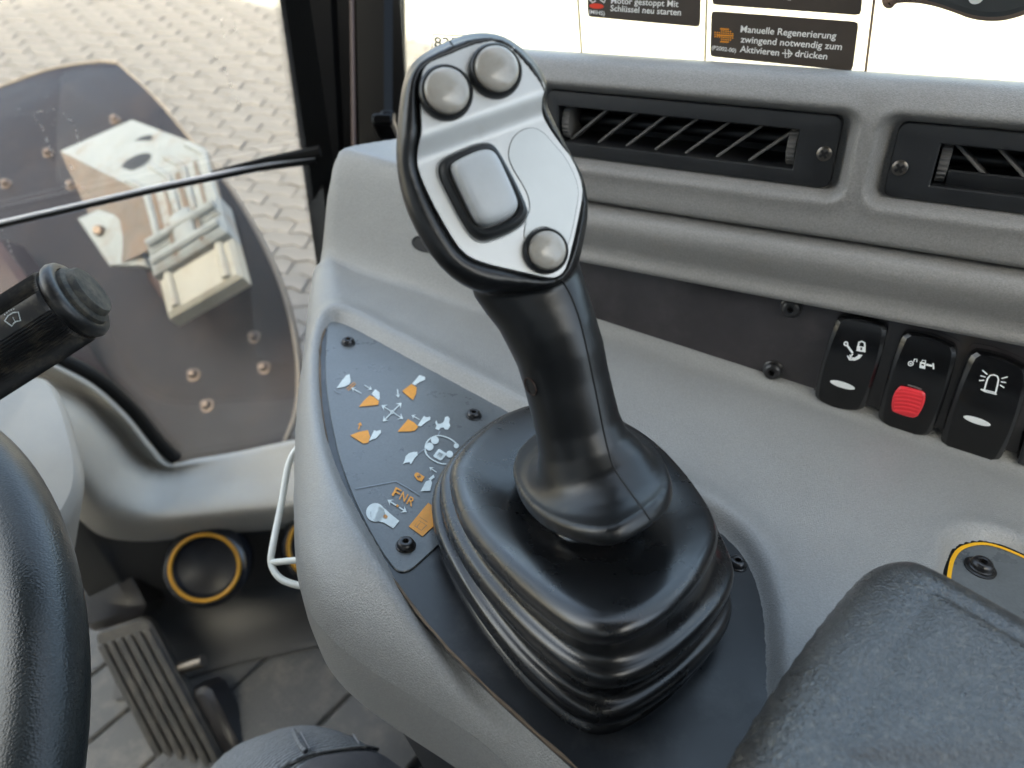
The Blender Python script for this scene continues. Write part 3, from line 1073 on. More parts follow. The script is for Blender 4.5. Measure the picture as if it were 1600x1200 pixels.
# outer and inner openings of the two vents in (s,h)
v1_out = (Wsh(852, 200, VQ)[0], Wsh(1312, 215, VQ)[0], Wsh(1290, 296, VQ)[1], Wsh(1300, 180, VQ)[1])
v1_in = (Wsh(869, 210, VQ)[0], Wsh(1244, 240, VQ)[0], Wsh(1235, 266, VQ)[1], Wsh(1245, 201, VQ)[1])
v2_out = (Wsh(1388, 265, VQ)[0], Wsh(1388, 265, VQ)[0] + (v1_out[1] - v1_out[0]), v1_out[2], v1_out[3])
v2_in = (Wsh(1452, 285, VQ)[0], Wsh(1452, 285, VQ)[0] + (v1_in[1] - v1_in[0]), v1_in[2], v1_in[3])
D0, D1 = Wsh(700, 200)[0], .62           # ends of the dashboard
def dashboard():
    t = thing('side_dashboard', 'grey textured dashboard strip under the side window', 'dashboard', wp(D0, 0, .05))
    prof = [(-.03, .0515), (.004, .052), (.0088, .053), (.0098, .0555), (.0082, .059), (.0085, .063), (.0115, .0685), (.0140, .074), (.0142, .0785), (.0118, .0825), (.006, .0850), (.0015, .0857),
            (.0055, .0866), (.0095, .0888), (.0105, .092), (.0105, .097), (.0105, .104), (.0105, .111), (.0105, .118), (.0105, .125), (.0105, .132), (.0105, .139), (.0105, .143), (.010, .1475), (.0075, .153), (.003, .1572), (-.004, .1588), (-.015, .158), (-.05, .154)]
    pr = [Vector((q, h, 0)) for q, h in prof]
    pr = catmull(pr, 4)
    dens = []
    for i in range(len(pr) - 1):
        k = max(1, int((pr[i + 1] - pr[i]).length / .0012))
        for j in range(k):
            dens.append(pr[i].lerp(pr[i + 1], j / k))
    dens.append(pr[-1])
    S = np.arange(D0, D1, .0016)
    Q = np.array([[p.x for p in dens]] * len(S))
    H = np.array([[p.y for p in dens]] * len(S))
    SS = np.repeat(S[:, None], len(dens), 1)
    m = .0065
    for v in (v1_out, v2_out):
        cx, cy = (v[0] + v[1]) / 2, (v[2] + v[3]) / 2
        hx, hy = (v[1] - v[0]) / 2 + m, (v[3] - v[2]) / 2 + m * .45
        r = .007
        dx, dy = np.abs(SS - cx) - hx + r, np.abs(H - cy) - hy + r
        d = -(np.hypot(np.maximum(dx, 0), np.maximum(dy, 0)) + np.minimum(np.maximum(dx, dy), 0) - r)
        face = (Q > .004)
        Q = Q - face * .0085 * sstep(d, -.002, .0048) + face * .0012 * np.exp(-((d + .002) / .0035) ** 2)
        # opening for the vent body
        hx2, hy2 = (v[1] - v[0]) / 2 - .004, (v[3] - v[2]) / 2 - .003
        ins = np.maximum(np.abs(SS - cx) - hx2, np.abs(H - cy) - hy2)
        Q = Q - face * .03 * sstep(-ins, 0, .001)
    # gentle waviness of the moulding
    Q = Q + .0004 * np.sin(SS * 37) * np.sin(H * 60)
    vs = [wp(SS[i, j], Q[i, j], H[i, j]) for i in range(len(S)) for j in range(len(dens))]
    M = len(dens)
    fs = [[i * M + j, (i + 1) * M + j, (i + 1) * M + j + 1, i * M + j + 1] for i in range(len(S) - 1) for j in range(M - 1)]
    mesh('shell', vs, fs, M_dash, t, True)
    b = MB()
    b.box(wp((D0 + D1) / 2, -.055, .05), a * (D1 - D0) / 2, n * .004, up * .1)
    b.build('backing', M_ventdark, t, smooth=False)
dashboard()

def rrect(s0, s1, h0, h1, r, k=5):
    P = []
    for cx, cy, a0 in ((s1 - r, h1 - r, 0), (s0 + r, h1 - r, 90), (s0 + r, h0 + r, 180), (s1 - r, h0 + r, 270)):
        for i in range(k + 1):
            g = R_(a0 + 90 * i / k)
            P.append((cx + r * math.cos(g), cy + r * math.sin(g)))
    return P
def vent(label, vo, vi, lean, flap, screws):
    t = thing('air_vent', label, 'air vent', wp((vo[0] + vo[1]) / 2, 0, vo[2]), 'air vents in the side dashboard')
    qb, qf = .0015, .0062
    out = rrect(vo[0], vo[1], vo[2], vo[3], .0042, 6)
    inn = rrect(vi[0], vi[1], vi[2], vi[3], .0005, 6)
    b = MB()
    def rg(P, q, d=0):
        cx, cy = (vo[0] + vo[1]) / 2, (vo[2] + vo[3]) / 2
        return [wp(s - math.copysign(d, s - cx), q, h - math.copysign(d, h - cy)) for s, h in P]
    b.loft([rg(out, qb), rg(out, qf - .0012), rg(out, qf - .0003, .0005), rg(out, qf, .0013), [wp(s, qf, h) for s, h in inn], [wp(s, qf - .0006, h) for s, h in rrect(vi[0] + .0005, vi[1] - .0005, vi[2] + .0005, vi[3] - .0005, .0005, 6)], [wp(s, -.028, h) for s, h in rrect(vi[0] + .0005, vi[1] - .0005, vi[2] + .0005, vi[3] - .0005, .0005, 6)]])
    b.build('frame', M_ventframe, t, sharp=35)
    b = MB()
    b.add([wp(vi[0], -.027, vi[2]), wp(vi[1], -.027, vi[2]), wp(vi[1], -.027, vi[3]), wp(vi[0], -.027, vi[3])], [[0, 1, 2, 3]])
    b.build('duct', M_ventdark, t, smooth=False)
    hm = (vi[2] + vi[3]) / 2
    hh = (vi[3] - vi[2]) / 2
    L = vi[1] - vi[0]
    # swivel rod behind the vanes
    b = MB()
    b.tube([wp(vi[0] + .004, -.014, hm), wp(vi[1] - .004, -.016, hm)], .0034, 14)
    b.build('swivel_rod', M_vein if False else M_ventdark, t)
    # diagonal vanes
    xs = [x for x in np.linspace(vi[0] + .016, vi[1] - .012, 7)]
    for x in xs:
        dx = .0105 * lean
        b = MB()
        lo, hi = wp(x - dx, .000, vi[2] + .0004), wp(x + dx, .000, vi[3] - .0004)
        d = (hi - lo) / 2
        sd = d.normalized().cross(n).normalized()
        b.box((lo + hi) / 2 - n * .005, d, n * .005, sd * .00065, .0003)
        b.build('vane', M_vein, t, smooth=False)
    # knurled wheels at the ends
    for s in (vi[0] + .0035, vi[1] - .0032):
        b = MB()
        N = 96
        ax = a
        x, y = n, up
        c = wp(s, -.0055, hm)
        def wr(off, k):
            return [c + ax * off + (x * math.cos(2 * math.pi * i / N) + y * math.sin(2 * math.pi * i / N)) * (hh * .99 - (k if i % 4 < 2 else k + .0005)) for i in range(N)]
        b.loft([wr(-.0021, .0006), wr(-.0018, 0), wr(.0018, 0), wr(.0021, .0006)], True, True, True)
        b.build('thumb_wheel', M_vein, t, sharp=25)
    if flap:
        b = MB()
        c0 = wp((vi[0] + vi[1]) / 2 + .002, .0015, vi[2] + .0040)
        b.box(c0, a * (L / 2 - .004), n * .0012 + up * .0035, (n * .9 - up * .3).normalized() * .0008, .0004)
        b.build('flap', M_ventframe, t, smooth=False)
    for px, py in screws:
        screw(W(px, py, qf), n, .0034, t, phillips=True)
    return t
vent('long air vent with right leaning vanes, beside the joystick head', v1_out, v1_in, 1, False, [(1288, 240)])
vent('air vent cut off by the right edge, with left leaning vanes', v2_out, v2_in, -1, True, [(1406, 262)])

# ================================================================== SIDE CONSOLE
outer_px = [(526, 236, .064), (509, 290, .043), (496, 345, .018), (481, 440, -.004), (468, 560, -.016), (460, 650, -.022), (456, 760, -.024), (458, 850, -.026), (470, 920, -.028), (500, 975, -.03), (550, 1020, -.03), (640, 1082, -.03), (740, 1150, -.03), (840, 1225, -.03), (1000, 1360, -.03)]
def rise_fn(r):
    u = np.clip((.030 - r) / .030, 0, 1)
    return .067 * u * u * (3 - 2 * u)
def rim_pt(px, py, dh):
    if py > 470:
        return Csr(px, py, dh)
    d = dh
    for _ in range(40):
        q = Csr(px, py, d)
        d = .7 * d + .3 * (float(rise_fn(q[1])) - .006)
    return Csr(px, py, d)
oc = [(-.286, -.012), (-.287, .002), (-.291, .014), (-.293, .026), (-.290, .038)] + [Csr(*p) for p in outer_px[4:]]
S_END = .62
S_PANEL = Wsh(880, 450)[0]
oc_full = [Vector((x, y, 0)) for x, y in oc]
oc_s = catmull(oc_full, 5)
console_outer = [(p.x, p.y) for p in oc_s] + [(S_END, oc[-1][1]), (S_END, -.028), (S_PANEL - .05, -.028), (S_PANEL - .06, -.05), (oc[0][0] + .012, -.05)]
recess_px = [(497, 560), (499, 515), (512, 487), (535, 488), (600, 523), (700, 576), (800, 629), (900, 681), (1000, 733), (1090, 781), (1150, 822), (1185, 868), (1204, 930), (1211, 1000), (1215, 1080), (1222, 1200), (1224, 1330), (1040, 1330), (930, 1205), (850, 1135), (765, 1060), (690, 985), (625, 905), (575, 830), (535, 752), (512, 690), (500, 620)]
recess = [Csr(*p) for p in recess_px]
rc = chaikin([Vector((x, y, 0)) for x, y in recess], 2)
recess_s = [(p.x, p.y) for p in rc]
decal_px = [(1470, 1080), (1470, 960), (1474, 885), (1482, 850), (1500, 834), (1535, 828), (1575, 838), (1640, 868), (1740, 920), (1770, 960), (1770, 1080)]
decal = [(p.x, p.y) for p in chaikin([Vector((*Csr(*p), 0)) for p in decal_px], 2)]
RDEP = .0075
def console_h(P, sd):
    s, r = P[:, 0], P[:, 1]
    h = CSL * s
    # rise to the ledge at the front end
    k = 1 - sstep(s, S_PANEL - .075, S_PANEL - .01)
    rise = rise_fn(r)
    # the rim climbs along the outer left edge
    el = np.clip(1 - sd / .035, 0, 1) * np.clip((.10 - r) / .06, 0, 1)
    rise2 = .003 * el * el * (3 - 2 * el)
    h = h + k * np.maximum(rise, rise2) 
    d, _ = sdf(P, recess_s)
    h = h + .0018 * np.exp(-((d + .006) / .007) ** 2) - RDEP * sstep(d, -.0045, .0035)
    d2, _ = sdf(P, decal)
    h = h + .001 * np.exp(-((d2 + .005) / .005) ** 2) - .006 * sstep(d2, -.003, .0025)
    # hollow roll into the wall behind the switch panel's foot
    h = h + (1 - k) * .006 * np.clip((.012 - r) / .012, 0, 1) ** 2
    R = .007 + .013 * sstep(r, .005, .04) + .012 * np.clip(r / .2, 0, 1)
    e = np.clip(np.where((r > -.02), sd, 1), 0, 1)
    near_wall = np.maximum(np.clip((r + .02) / .02, 0, 1), k)
    front = np.where(s > .45, 0, 1)
    h = h - roll(np.minimum(sd, R), R) * near_wall
    return h + .0003 * np.sin(s * 55) * np.sin(r * 70)
def console():
    t = thing('side_console', 'grey textured side console carrying the joystick', 'console', Vector((.1, .2, 0)))
    v, f = heightfield(console_outer, console_h, .0026, wp, .0)
    o = mesh('shell', v, f, M_abs, t, True)
    # side wall under the rolled edge, then the darker inner column
    edge = resample([wp(x, y, float(console_h(np.array([[x, y]]), np.array([0.0]))[0])) for x, y in [(p.x, p.y) for p in oc_s]], 90, closed=False)
    inw = [None] * len(edge)
    for i, p in enumerate(edge):
        tg = (edge[min(i + 1, len(edge) - 1)] - edge[max(i - 1, 0)]).normalized()
        v_ = up.cross(tg).normalized()
        if v_.dot(n) > 0 and i > 45 or (i <= 45 and v_.dot(a) < 0):
            v_ = -v_
        inw[i] = v_ * min(1.0, max(.02, (i - 12) / 22.0))
    b = MB()
    dn = -up
    sk = [0.010 + .022 * min(1, max(0, (i - 10) / 45)) for i in range(len(edge))]
    b.loft([edge, [p + dn * k * .5 + w_ * .0008 for p, k, w_ in zip(edge, sk, inw)], [p + dn * k + w_ * .003 for p, k, w_ in zip(edge, sk, inw)], [p + dn * (k + .002) + w_ * .006 for p, k, w_ in zip(edge, sk, inw)], [p + dn * (k + .0005) + w_ * .014 for p, k, w_ in zip(edge, sk, inw)]], False)
    b.build('side_wall', M_abs, t)
    b = MB()
    zf = Vector((0, 0, -1))
    A = [p + dn * (k - .004) + w_ * .014 for p, k, w_ in zip(edge, sk, inw)]
    B = [Vector((p.x, p.y, .01)) + w_ * .07 for p, w_ in zip(A, inw)]
    b.loft([A, [p.lerp(q, .3) for p, q in zip(A, B)], B], False)
    b.build('lower_column', M_kick, t)
    return t
CON = console()
SHELL = [c for c in CON.children if c.name.startswith('shell')][0]

def base_plate():
    q = RDEP - .0012
    b = MB()
    b.prism([cp(x, y, -q - .002) for x, y in recess_s], cn * .002)
    return b.build('base_plate', M_plate, CON, sharp=30)
base_plate()
def dirt_line():
    # fine brown dirt settled where the plates meet the grey shell
    m = mat('settled_dirt', (0.13, 0.095, 0.065), .9, var=.4, var_scale=60)
    rnd = random.Random(5)
    L = [cp(x, y, -.0062) for x, y in recess_s]
    b = MB()
    n_ = len(L)
    b.tube([p + cn * rnd.uniform(-.0003, .0003) for p in L] + [L[0]], [rnd.uniform(.0002, .0008) for _ in range(n_ + 1)], 5, False)
    b.build('dirt_line', m, CON)
    b = MB()
    P = [wp(s, .0004, CSL * s + .0002) for s in np.linspace(S_PANEL - .02, .35, 60)]
    b.tube([p + up * rnd.uniform(0, .0006) for p in P], [rnd.uniform(.0002, .0009) for _ in P], 5, False)
    b.build('dirt_line', m, CON)
dirt_line()
PL = -(RDEP - .0012)
label_px = [(509, 545), (512, 505), (524, 493), (545, 497), (640, 548), (740, 601), (830, 649), (800, 735), (720, 820), (652, 884), (640, 893), (625, 896), (612, 886), (585, 845), (552, 780), (528, 712), (514, 640), (508, 590)]
lab_loop = chaikin([C(x, y, PL + .0001) for x, y in label_px], 2)
b = MB()
b.prism(lab_loop, cn * .0007, bev=.0003)
LAB = b.build('symbol_label', M_label, CON, sharp=30)
LH = PL + .0012
def LP(x, y):
    return C(x, y, LH)
def z(p):
    return (500 + p[0] / 4.0, 560 + p[1] / 4.0)
def zs(*pts):
    return [z(p) for p in pts]
PSC = .00028
def sym(name, mats, fn):
    pr = Print(LP, cn, PSC)
    fn(pr)
    return pr.build(name, mats, LAB)
IW = [M_icon2, M_orange, M_greyprint, M_label]
def arr(pr, A, B, m=0, wpx=2.0, head=6):
    (x0, y0), (x1, y1) = z(A), z(B)
    pr.arrow(x0, y0, x1, y1, wpx, head, m)
def f(pr):
    pr.poly(zs((103, 186), (135, 140), (165, 105), (185, 98), (192, 140), (184, 162), (150, 178)))
    pr.line(zs((165, 190), (215, 148)), 1.6, 1); pr.line(zs((176, 200), (224, 156)), 1.6, 1)
    pr.line(zs((88, 192), (108, 212), (130, 218)), 1.6, 2)
sym('bucket_symbol', IW, f)
def f(pr):
    arr(pr, (258, 218), (196, 184)); arr(pr, (278, 166), (324, 196))
sym('arrow_symbol', IW, f)
def f(pr):
    pr.poly(zs((243, 302), (276, 262), (310, 230), (338, 242), (368, 268), (364, 290)), 1)
    pr.poly(zs((322, 222), (345, 192), (372, 212), (374, 250), (366, 262), (340, 240)))
sym('bucket_symbol', IW, f)
def f(pr):
    pr.poly(zs((513, 203), (572, 160), (605, 182), (600, 222), (581, 260), (545, 232)), 1)
    pr.poly(zs((576, 158), (622, 103), (656, 116), (657, 134), (622, 148), (594, 168)))
sym('bucket_symbol', IW, f)
def f(pr):
    arr(pr, (484, 192), (490, 246))
sym('arrow_symbol', IW, f)
def f(pr):
    for B in ((384, 292), (510, 276), (393, 394), (520, 378)):
        arr(pr, (452, 335), B, 0, 2.2, 8)
    pr.disc(*z((452, 335)), 3); pr.disc(*z((452, 335)), 1.5, m=3)
sym('four_way_arrow_symbol', IW, f)
def f(pr):
    pr.poly(zs((485, 457), (550, 380), (585, 398), (614, 426), (595, 450), (560, 456)), 1)
    pr.poly(zs((610, 420), (650, 358), (662, 368), (690, 364), (688, 384), (660, 400), (632, 424)))
    arr(pr, (622, 382), (572, 354))
sym('bucket_symbol', IW, f)
def f(pr):
    pr.poly(zs((188, 480), (245, 458), (300, 448), (313, 490), (302, 526), (270, 532)), 1)
    pr.poly(zs((306, 516), (338, 448), (352, 454), (380, 446), (380, 466), (350, 500), (328, 506)))
    arr(pr, (240, 446), (254, 398), 1)
sym('bucket_symbol', IW, f)
def f(pr):
    pr.poly(zs((720, 400), (727, 386), (736, 408), (752, 408), (772, 398), (782, 366), (800, 362), (812, 378), (806, 400), (814, 420), (800, 446), (782, 444), (770, 430), (752, 436), (742, 448), (720, 440), (728, 422)))
    pr.line(zs((750, 452), (735, 488)), 2.4, 2)
sym('hare_symbol', IW, f)
def f(pr):
    pr.line([z(p) for p in [(v.x, v.y) for v in catmull([Vector((x, y, 0)) for x, y in ((656, 572), (664, 530), (692, 498), (738, 482), (800, 496), (846, 526), (862, 552))], 4)]], 2.6, 0)
    pr.line([z(p) for p in [(v.x, v.y) for v in catmull([Vector((x, y, 0)) for x, y in ((656, 572), (668, 602), (704, 634), (752, 656), (790, 660))], 4)]], 2.6, 0)
    pr.disc(*z((718, 511)), 6.2, m=0); pr.disc(*z((685, 551)), 6.2, m=0); pr.disc(*z((810, 598)), 5.4, m=0); pr.disc(*z((852, 546)), 4, m=0)
    pr.poly(zs((708, 608), (738, 568), (748, 566), (788, 592), (790, 602), (762, 634), (752, 638), (714, 618)))
    pr.poly(zs((728, 606), (744, 584), (772, 600), (756, 622)), 2)
sym('joystick_head_symbol', IW, f)
def f(pr):
    pr.poly(zs((518, 660), (528, 640), (535, 612), (556, 592), (585, 584), (608, 584), (610, 604), (592, 622), (574, 652), (566, 662), (560, 648), (536, 652)))
    pr.line(zs((612, 596), (658, 562)), 2.2, 2)
sym('tortoise_symbol', IW, f)
def f(pr):
    pr.poly(zs((588, 730), (596, 716), (610, 712), (654, 740), (636, 770), (606, 758)), 1)
    pr.disc(*z((618, 738)), 3, 3.4, m=3)
sym('padlock_symbol', IW, f)
def f(pr):
    pr.poly(zs((628, 830), (662, 768), (694, 758), (700, 780), (688, 828)))
    pr.poly(zs((678, 752), (710, 726), (716, 744), (690, 762)))
    arr(pr, (728, 712), (684, 680))
sym('bucket_symbol', IW, f)
def f(pr):
    pr.line(zs((222, 814), (350, 790), (475, 767), (548, 808), (625, 856)), 2.0, 2)
sym('divider_line', IW, f)
def letter(ch, c, sz, rot):
    cx, cy = z(c)
    g = R_(rot)
    d = (math.cos(g), math.sin(g))
    A = LP(cx - d[0] * sz * .36, cy - d[1] * sz * .36)
    B = LP(cx + d[0] * sz * .36, cy + d[1] * sz * .36)
    ux = LP(cx + d[1] * sz * .5, cy - d[0] * sz * .5) - LP(cx - d[1] * sz * .5, cy + d[0] * sz * .5)
    shift = -ux * .5
    text_mesh('lettering', ch, A + shift, B + shift, ux, ux.length, M_orange, LAB, cn * .0001)
letter('F', (480, 838), 15, 28); letter('N', (524, 864), 14, 28); letter('R', (570, 892), 14, 28)
def f(pr):
    arr(pr, (476, 918), (422, 884), 0, 2.6, 8); arr(pr, (494, 930), (542, 960), 0, 2.6, 8)
    pr.disc(*z((484, 921)), 2.6, m=1, N=4)
sym('arrow_symbol', IW, f)
def f(pr):
    pr.disc(*z((346, 962)), 14.5, m=0, N=28)
    pr.poly(zs((372, 916), (412, 944), (436, 968), (496, 1016), (458, 1062), (400, 1026), (340, 1012)))
    pr.line([z((346 + 44 * math.cos(k * .35) + 14, 962 + 44 * math.sin(k * .35) + 10)) for k in range(-2, 11)], .9, 2)
    pr.disc(*z((408, 990)), 3.8, m=1, N=8)
sym('lever_symbol', IW, f)
def f(pr):
    pr.poly(zs((554, 1050), (676, 902), (720, 930), (720, 1040), (640, 1112)), 1)
    pr.line(zs((590, 1046), (618, 1012), (668, 1044)), 1.1, 3)
    pr.line(zs((604, 1056), (630, 1022)), 1.1, 3); pr.line(zs((634, 1076), (666, 1044)), 1.1, 3)
    pr.line(zs((590, 1046), (634, 1076)), 1.1, 3); pr.line(zs((620, 990), (672, 1024)), 1.1, 3)
sym('manual_symbol', IW, f)
for x, y in ((544, 536), (740, 650), (634, 853)):
    screw(C(x, y, LH - .0004), cn, .0036, CON)
screw(C(1151, 882, PL), cn, .0036, CON)

# ---- switch panel
def switch_panel():
    t = thing('switch_panel', 'glossy black switch panel under the grey dashboard roll', 'switch panel', wp(S_PANEL, 0, 0))
    b = MB()
    s0, s1 = S_PANEL - .03, S_END
    b.prism([wp(s0, -.004, -.07), wp(s1, -.004, -.13), wp(s1, -.004, .06), wp(s0, -.004, .06)], n * .0042)
    b.build('panel', M_switchpanel, t, smooth=False)
    for x, y in ((1237, 480), (1208, 578)):
        screw(W(x, y, .0002), n, .0050, t)
    return t
SWP = switch_panel()

def rocker(label, quad, kind):
    """quad = TL, TR, BR, BL in photo pixels on the panel"""
    P = [Vector((*Wsh(x, y, .004), 0)) for x, y in quad]
    c = sum(P, Vector()) / 4
    t = thing('rocker_switch', label, 'switch', wp(c.x, 0, c.y), 'rocker switches in the black panel')
    def bl(u, v):
        return (P[3].lerp(P[2], u)).lerp(P[0].lerp(P[1], u), v)
    def q_of(v, side):
        return .0052 + .0042 * (1 - (2 * v - 1) ** 2 * .75) - side
    K = 26
    def outline(bulge, inx, iny, corner):
        pts = []
        def sideu(v, sgn):
            return .5 + sgn * (.5 - inx + bulge * (1 - (2 * v - 1) ** 2))
        vv = [iny + (1 - 2 * iny) * i / K for i in range(K + 1)]
        for v in vv:
            f = min(1, min(v - iny, 1 - iny - v) / corner) if corner else 1
            pts.append((sideu(v, 1) - (1 - f) ** 2 * corner * 1.1, v))
        for i in range(1, 9):
            x = i / 9
            u = pts[K][0] + (1 - 2 * pts[K][0]) * x
            pts.append((u, 1 - iny + .03 * (1 - (2 * x - 1) ** 2)))
        for v in reversed(vv):
            f = min(1, min(v - iny, 1 - iny - v) / corner) if corner else 1
            pts.append((sideu(v, -1) + (1 - f) ** 2 * corner * 1.1, v))
        u0 = pts[-1][0]
        for i in range(1, 9):
            x = i / 9
            pts.append((u0 + (1 - 2 * u0) * x, iny - .03 * (1 - (2 * x - 1) ** 2)))
        return pts
    o1 = outline(.045, .0, .0, .07)
    o2 = outline(.045, .012, .008, .07)
    o3 = outline(.075, .105, .012, .05)
    def ringw(o, qf):
        r = []
        for u, v in o:
            p = bl(u, v)
            r.append(wp(p.x, qf(v), p.y))
        return r
    face = lambda v: q_of(min(1, max(0, v)), 0)
    rings = [ringw(o1, lambda v: .0002), ringw(o1, lambda v: face(v) - .0022), ringw(o2, lambda v: face(v) - .0014), ringw(o3, face)]
    for k in (.75, .5, .25, .0):
        o4 = [(.5 + (u - .5) * k, v) for u, v in o3]
        rings.append(ringw(o4, face))
    b = MB()
    b.loft(rings, True, False, False)
    b.build('rocker', M_rocker, t, sharp=14)
    b = MB()
    ow = outline(.03, -.05, -.03, .05)
    b.prism([wp(bl(u, v).x, .0002, bl(u, v).y) for u, v in ow], n * .0008)
    b.build('surround', M_switchpanel, t, smooth=False)
    # print lies on the curved face
    def fn(px, py, lift=.00025):
        q = .009
        for _ in range(4):
            s, h = Wsh(px, py, q)
            v0 = (P[3] + P[2]) / 2; v1 = (P[0] + P[1]) / 2
            d = (v1 - v0)
            v = min(1, max(0, (Vector((s, h, 0)) - v0).dot(d) / d.dot(d)))
            q = face(v) + lift
        return W(px, py, q)
    Z = lambda x, y: (1260 + x / 4.444, 470 + y / 4.444)
    pr = Print(lambda x, y: fn(*Z(x, y)), n, .0003 / 4.444)
    kind(pr, t, fn, Z)
    return t
def k_lever(pr, t, fn, Z):
    pr.line([(278, 302), (320, 362)], 15); pr.disc(275, 298, 17)
    pr.disc(275, 298, 8, m=1)
    for r0, wd in ((1.0, 9), (.66, 9), (.33, 9)):
        pr.line([(332 - 55 * r0 + 8, 368 + 20 * r0 - 8), (300 + 10 * (1 - r0), 385 + 25 * r0), (335, 392 + 20 * r0), (365 - 10 * (1 - r0), 378 + 22 * r0), (385 - 30 * (1 - r0), 372 + 4 * r0)], wd)
    pr.poly([(352, 312), (412, 322), (410, 358), (346, 348)])
    pr.line([(360, 314), (366, 288), (384, 282), (404, 292), (406, 320)], 12)
    pr.poly([(376, 322), (388, 324), (386, 344), (374, 342)], 1)
    pr.build('lever_lock_symbol', [M_icon, M_rocker], t)
    pl = Print(lambda x, y: fn(*Z(x, y)), n, .0003 / 4.444)
    pl.disc(250, 584, 90, 21, 17, N=26)
    pl.build('indicator_lens', [M_icon], t)
def k_slide(pr, t, fn, Z):
    pr.line([(708, 436), (714, 424), (730, 420), (742, 432), (738, 446), (722, 452), (710, 446), (708, 436)], 8)
    pr.line([(744, 424), (752, 404), (768, 406), (766, 426)], 7)
    pr.disc(725, 436, 6)
    pr.poly([(790, 424), (828, 430), (824, 474), (784, 466)]); pr.poly([(800, 436), (818, 440), (816, 452), (798, 448)], 1)
    pr.line([(830, 442), (874, 452)], 16); pr.line([(880, 434), (884, 474)], 10)
    pr.line([(800, 424), (806, 412), (828, 416), (826, 430)], 6)
    pr.build('unlock_symbol', [M_icon, M_rocker], t)
    o = [(646, 594), (662, 588), (800, 622), (826, 640), (828, 668), (818, 714), (800, 754), (772, 796), (740, 812), (604, 768), (594, 748), (592, 706), (600, 662), (622, 620)]
    base = chaikin([fn(*Z(x, y), .0002) for x, y in o], 2)
    b = MB()
    b.prism(base, n * .0016, bev=.0007)
    for k in range(6):
        y0 = 640 + k * 26
        xa, xb = 612 + (k - 3) ** 2 * .5 - k * 1.0, 806 - k * 6
        P = [fn(*Z(xa + (xb - xa) * i / 6, y0 - 8 + 30 * i / 6 - 10 * math.sin(math.pi * i / 6)), .0018) for i in range(7)]
        b.tube(P, .00042, 6)
    b.build('red_lock_slider', M_red, t, sharp=30)
    pl = Print(lambda x, y: fn(*Z(x, y)), n, .0003 / 4.444)
    pl.line([(704, 584), (750, 596), (800, 616)], 14)
    pl.build('slider_slot', [M_vein], t)
def k_beacon(pr, t, fn, Z):
    pr.line([(1234, 622), (1246, 580), (1258, 540), (1276, 518), (1302, 514), (1326, 524), (1334, 546), (1326, 590), (1314, 638)], 10)
    pr.line([(1210, 614), (1232, 618), (1314, 638), (1322, 650), (1240, 630), (1210, 614)], 9)
    for A, B in (((1222, 482), (1256, 512)), ((1208, 520), (1244, 530)), ((1198, 554), (1236, 552)), ((1398, 528), (1354, 540)), ((1386, 568), (1350, 562)), ((1374, 604), (1344, 584))):
        pr.line([A, B], 9)
    pr.build('beacon_symbol', [M_icon], t)
    pl = Print(lambda x, y: fn(*Z(x, y)), n, .0003 / 4.444)
    pl.disc(1185, 834, 99, 22, 18, N=26)
    pl.build('indicator_lens', [M_icon], t)
rocker('black rocker switch with lever and padlock symbol and white lens', [(1310, 492), (1389, 508), (1348, 642), (1272, 622)], k_lever)
rocker('black rocker switch with the red lock slider', [(1412, 516), (1498, 542), (1452, 682), (1371, 656)], k_slide)
rocker('black rocker switch with flashing beacon symbol and white lens', [(1519, 545), (1611, 577), (1560, 722), (1468, 693)], k_beacon)
def blank():
    t = thing('blanking_plug', 'dark square blanking plug cut off by the right edge beside the switches', 'switch blank', W(1620, 700))
    b = MB()
    P = [Wsh(x, y) for x, y in ((1602, 655), (1690, 690), (1670, 765), (1584, 728))]
    b.prism(chaikin([wp(s, .0003, h) for s, h in P], 1), n * .003, bev=.0008)
    b.build('frame', M_rocker, t)
    P = [Wsh(x, y, .003) for x, y in ((1606, 668), (1680, 696), (1664, 752), (1590, 720))]
    b = MB()
    b.prism([wp(s, .0032, h) for s, h in P], n * .003, bev=.001)
    b.build('cap', M_ventframe, t)
blank()

def decal_plate():
    t = thing('bordered_plate', 'dark plate with a yellow border line beside the padded armrest', 'plate', C(1530, 900))
    h0 = -.0058
    b = MB()
    b.prism([cp(x, y, h0) for x, y in decal], cn * .0012)
    b.build('plate', M_label, t, smooth=False)
    cx = sum(p[0] for p in decal) / len(decal); cy = sum(p[1] for p in decal) / len(decal)
    L = [cp(x, y, h0 + .0016) for x, y in decal]
    o1, o2 = inset(L, cn, .0022), inset(L, cn, .0038)
    b = MB()
    b.loft([o1, o2], True)
    b.build('yellow_border', M_yellow, t, smooth=False)
    o3 = inset(L, cn, -.0004)
    b = MB()
    b.loft([inset([p - cn*.0001 for p in L], cn, -.0010), inset([p - cn*.0001 for p in L], cn, .0021)], True)
    b.build('black_border', M_gasket, t, smooth=False)
    b = MB()
    P = C(1531, 888, h0 + .0012)
    b.lathe(P, cn, [(.0062, 0), (.0062, .0006), (.0058, .0008)], 24)
    b.build('washer', M_screw, t)
    screw(P + cn * .0007, cn, .0045, t)
decal_plate()

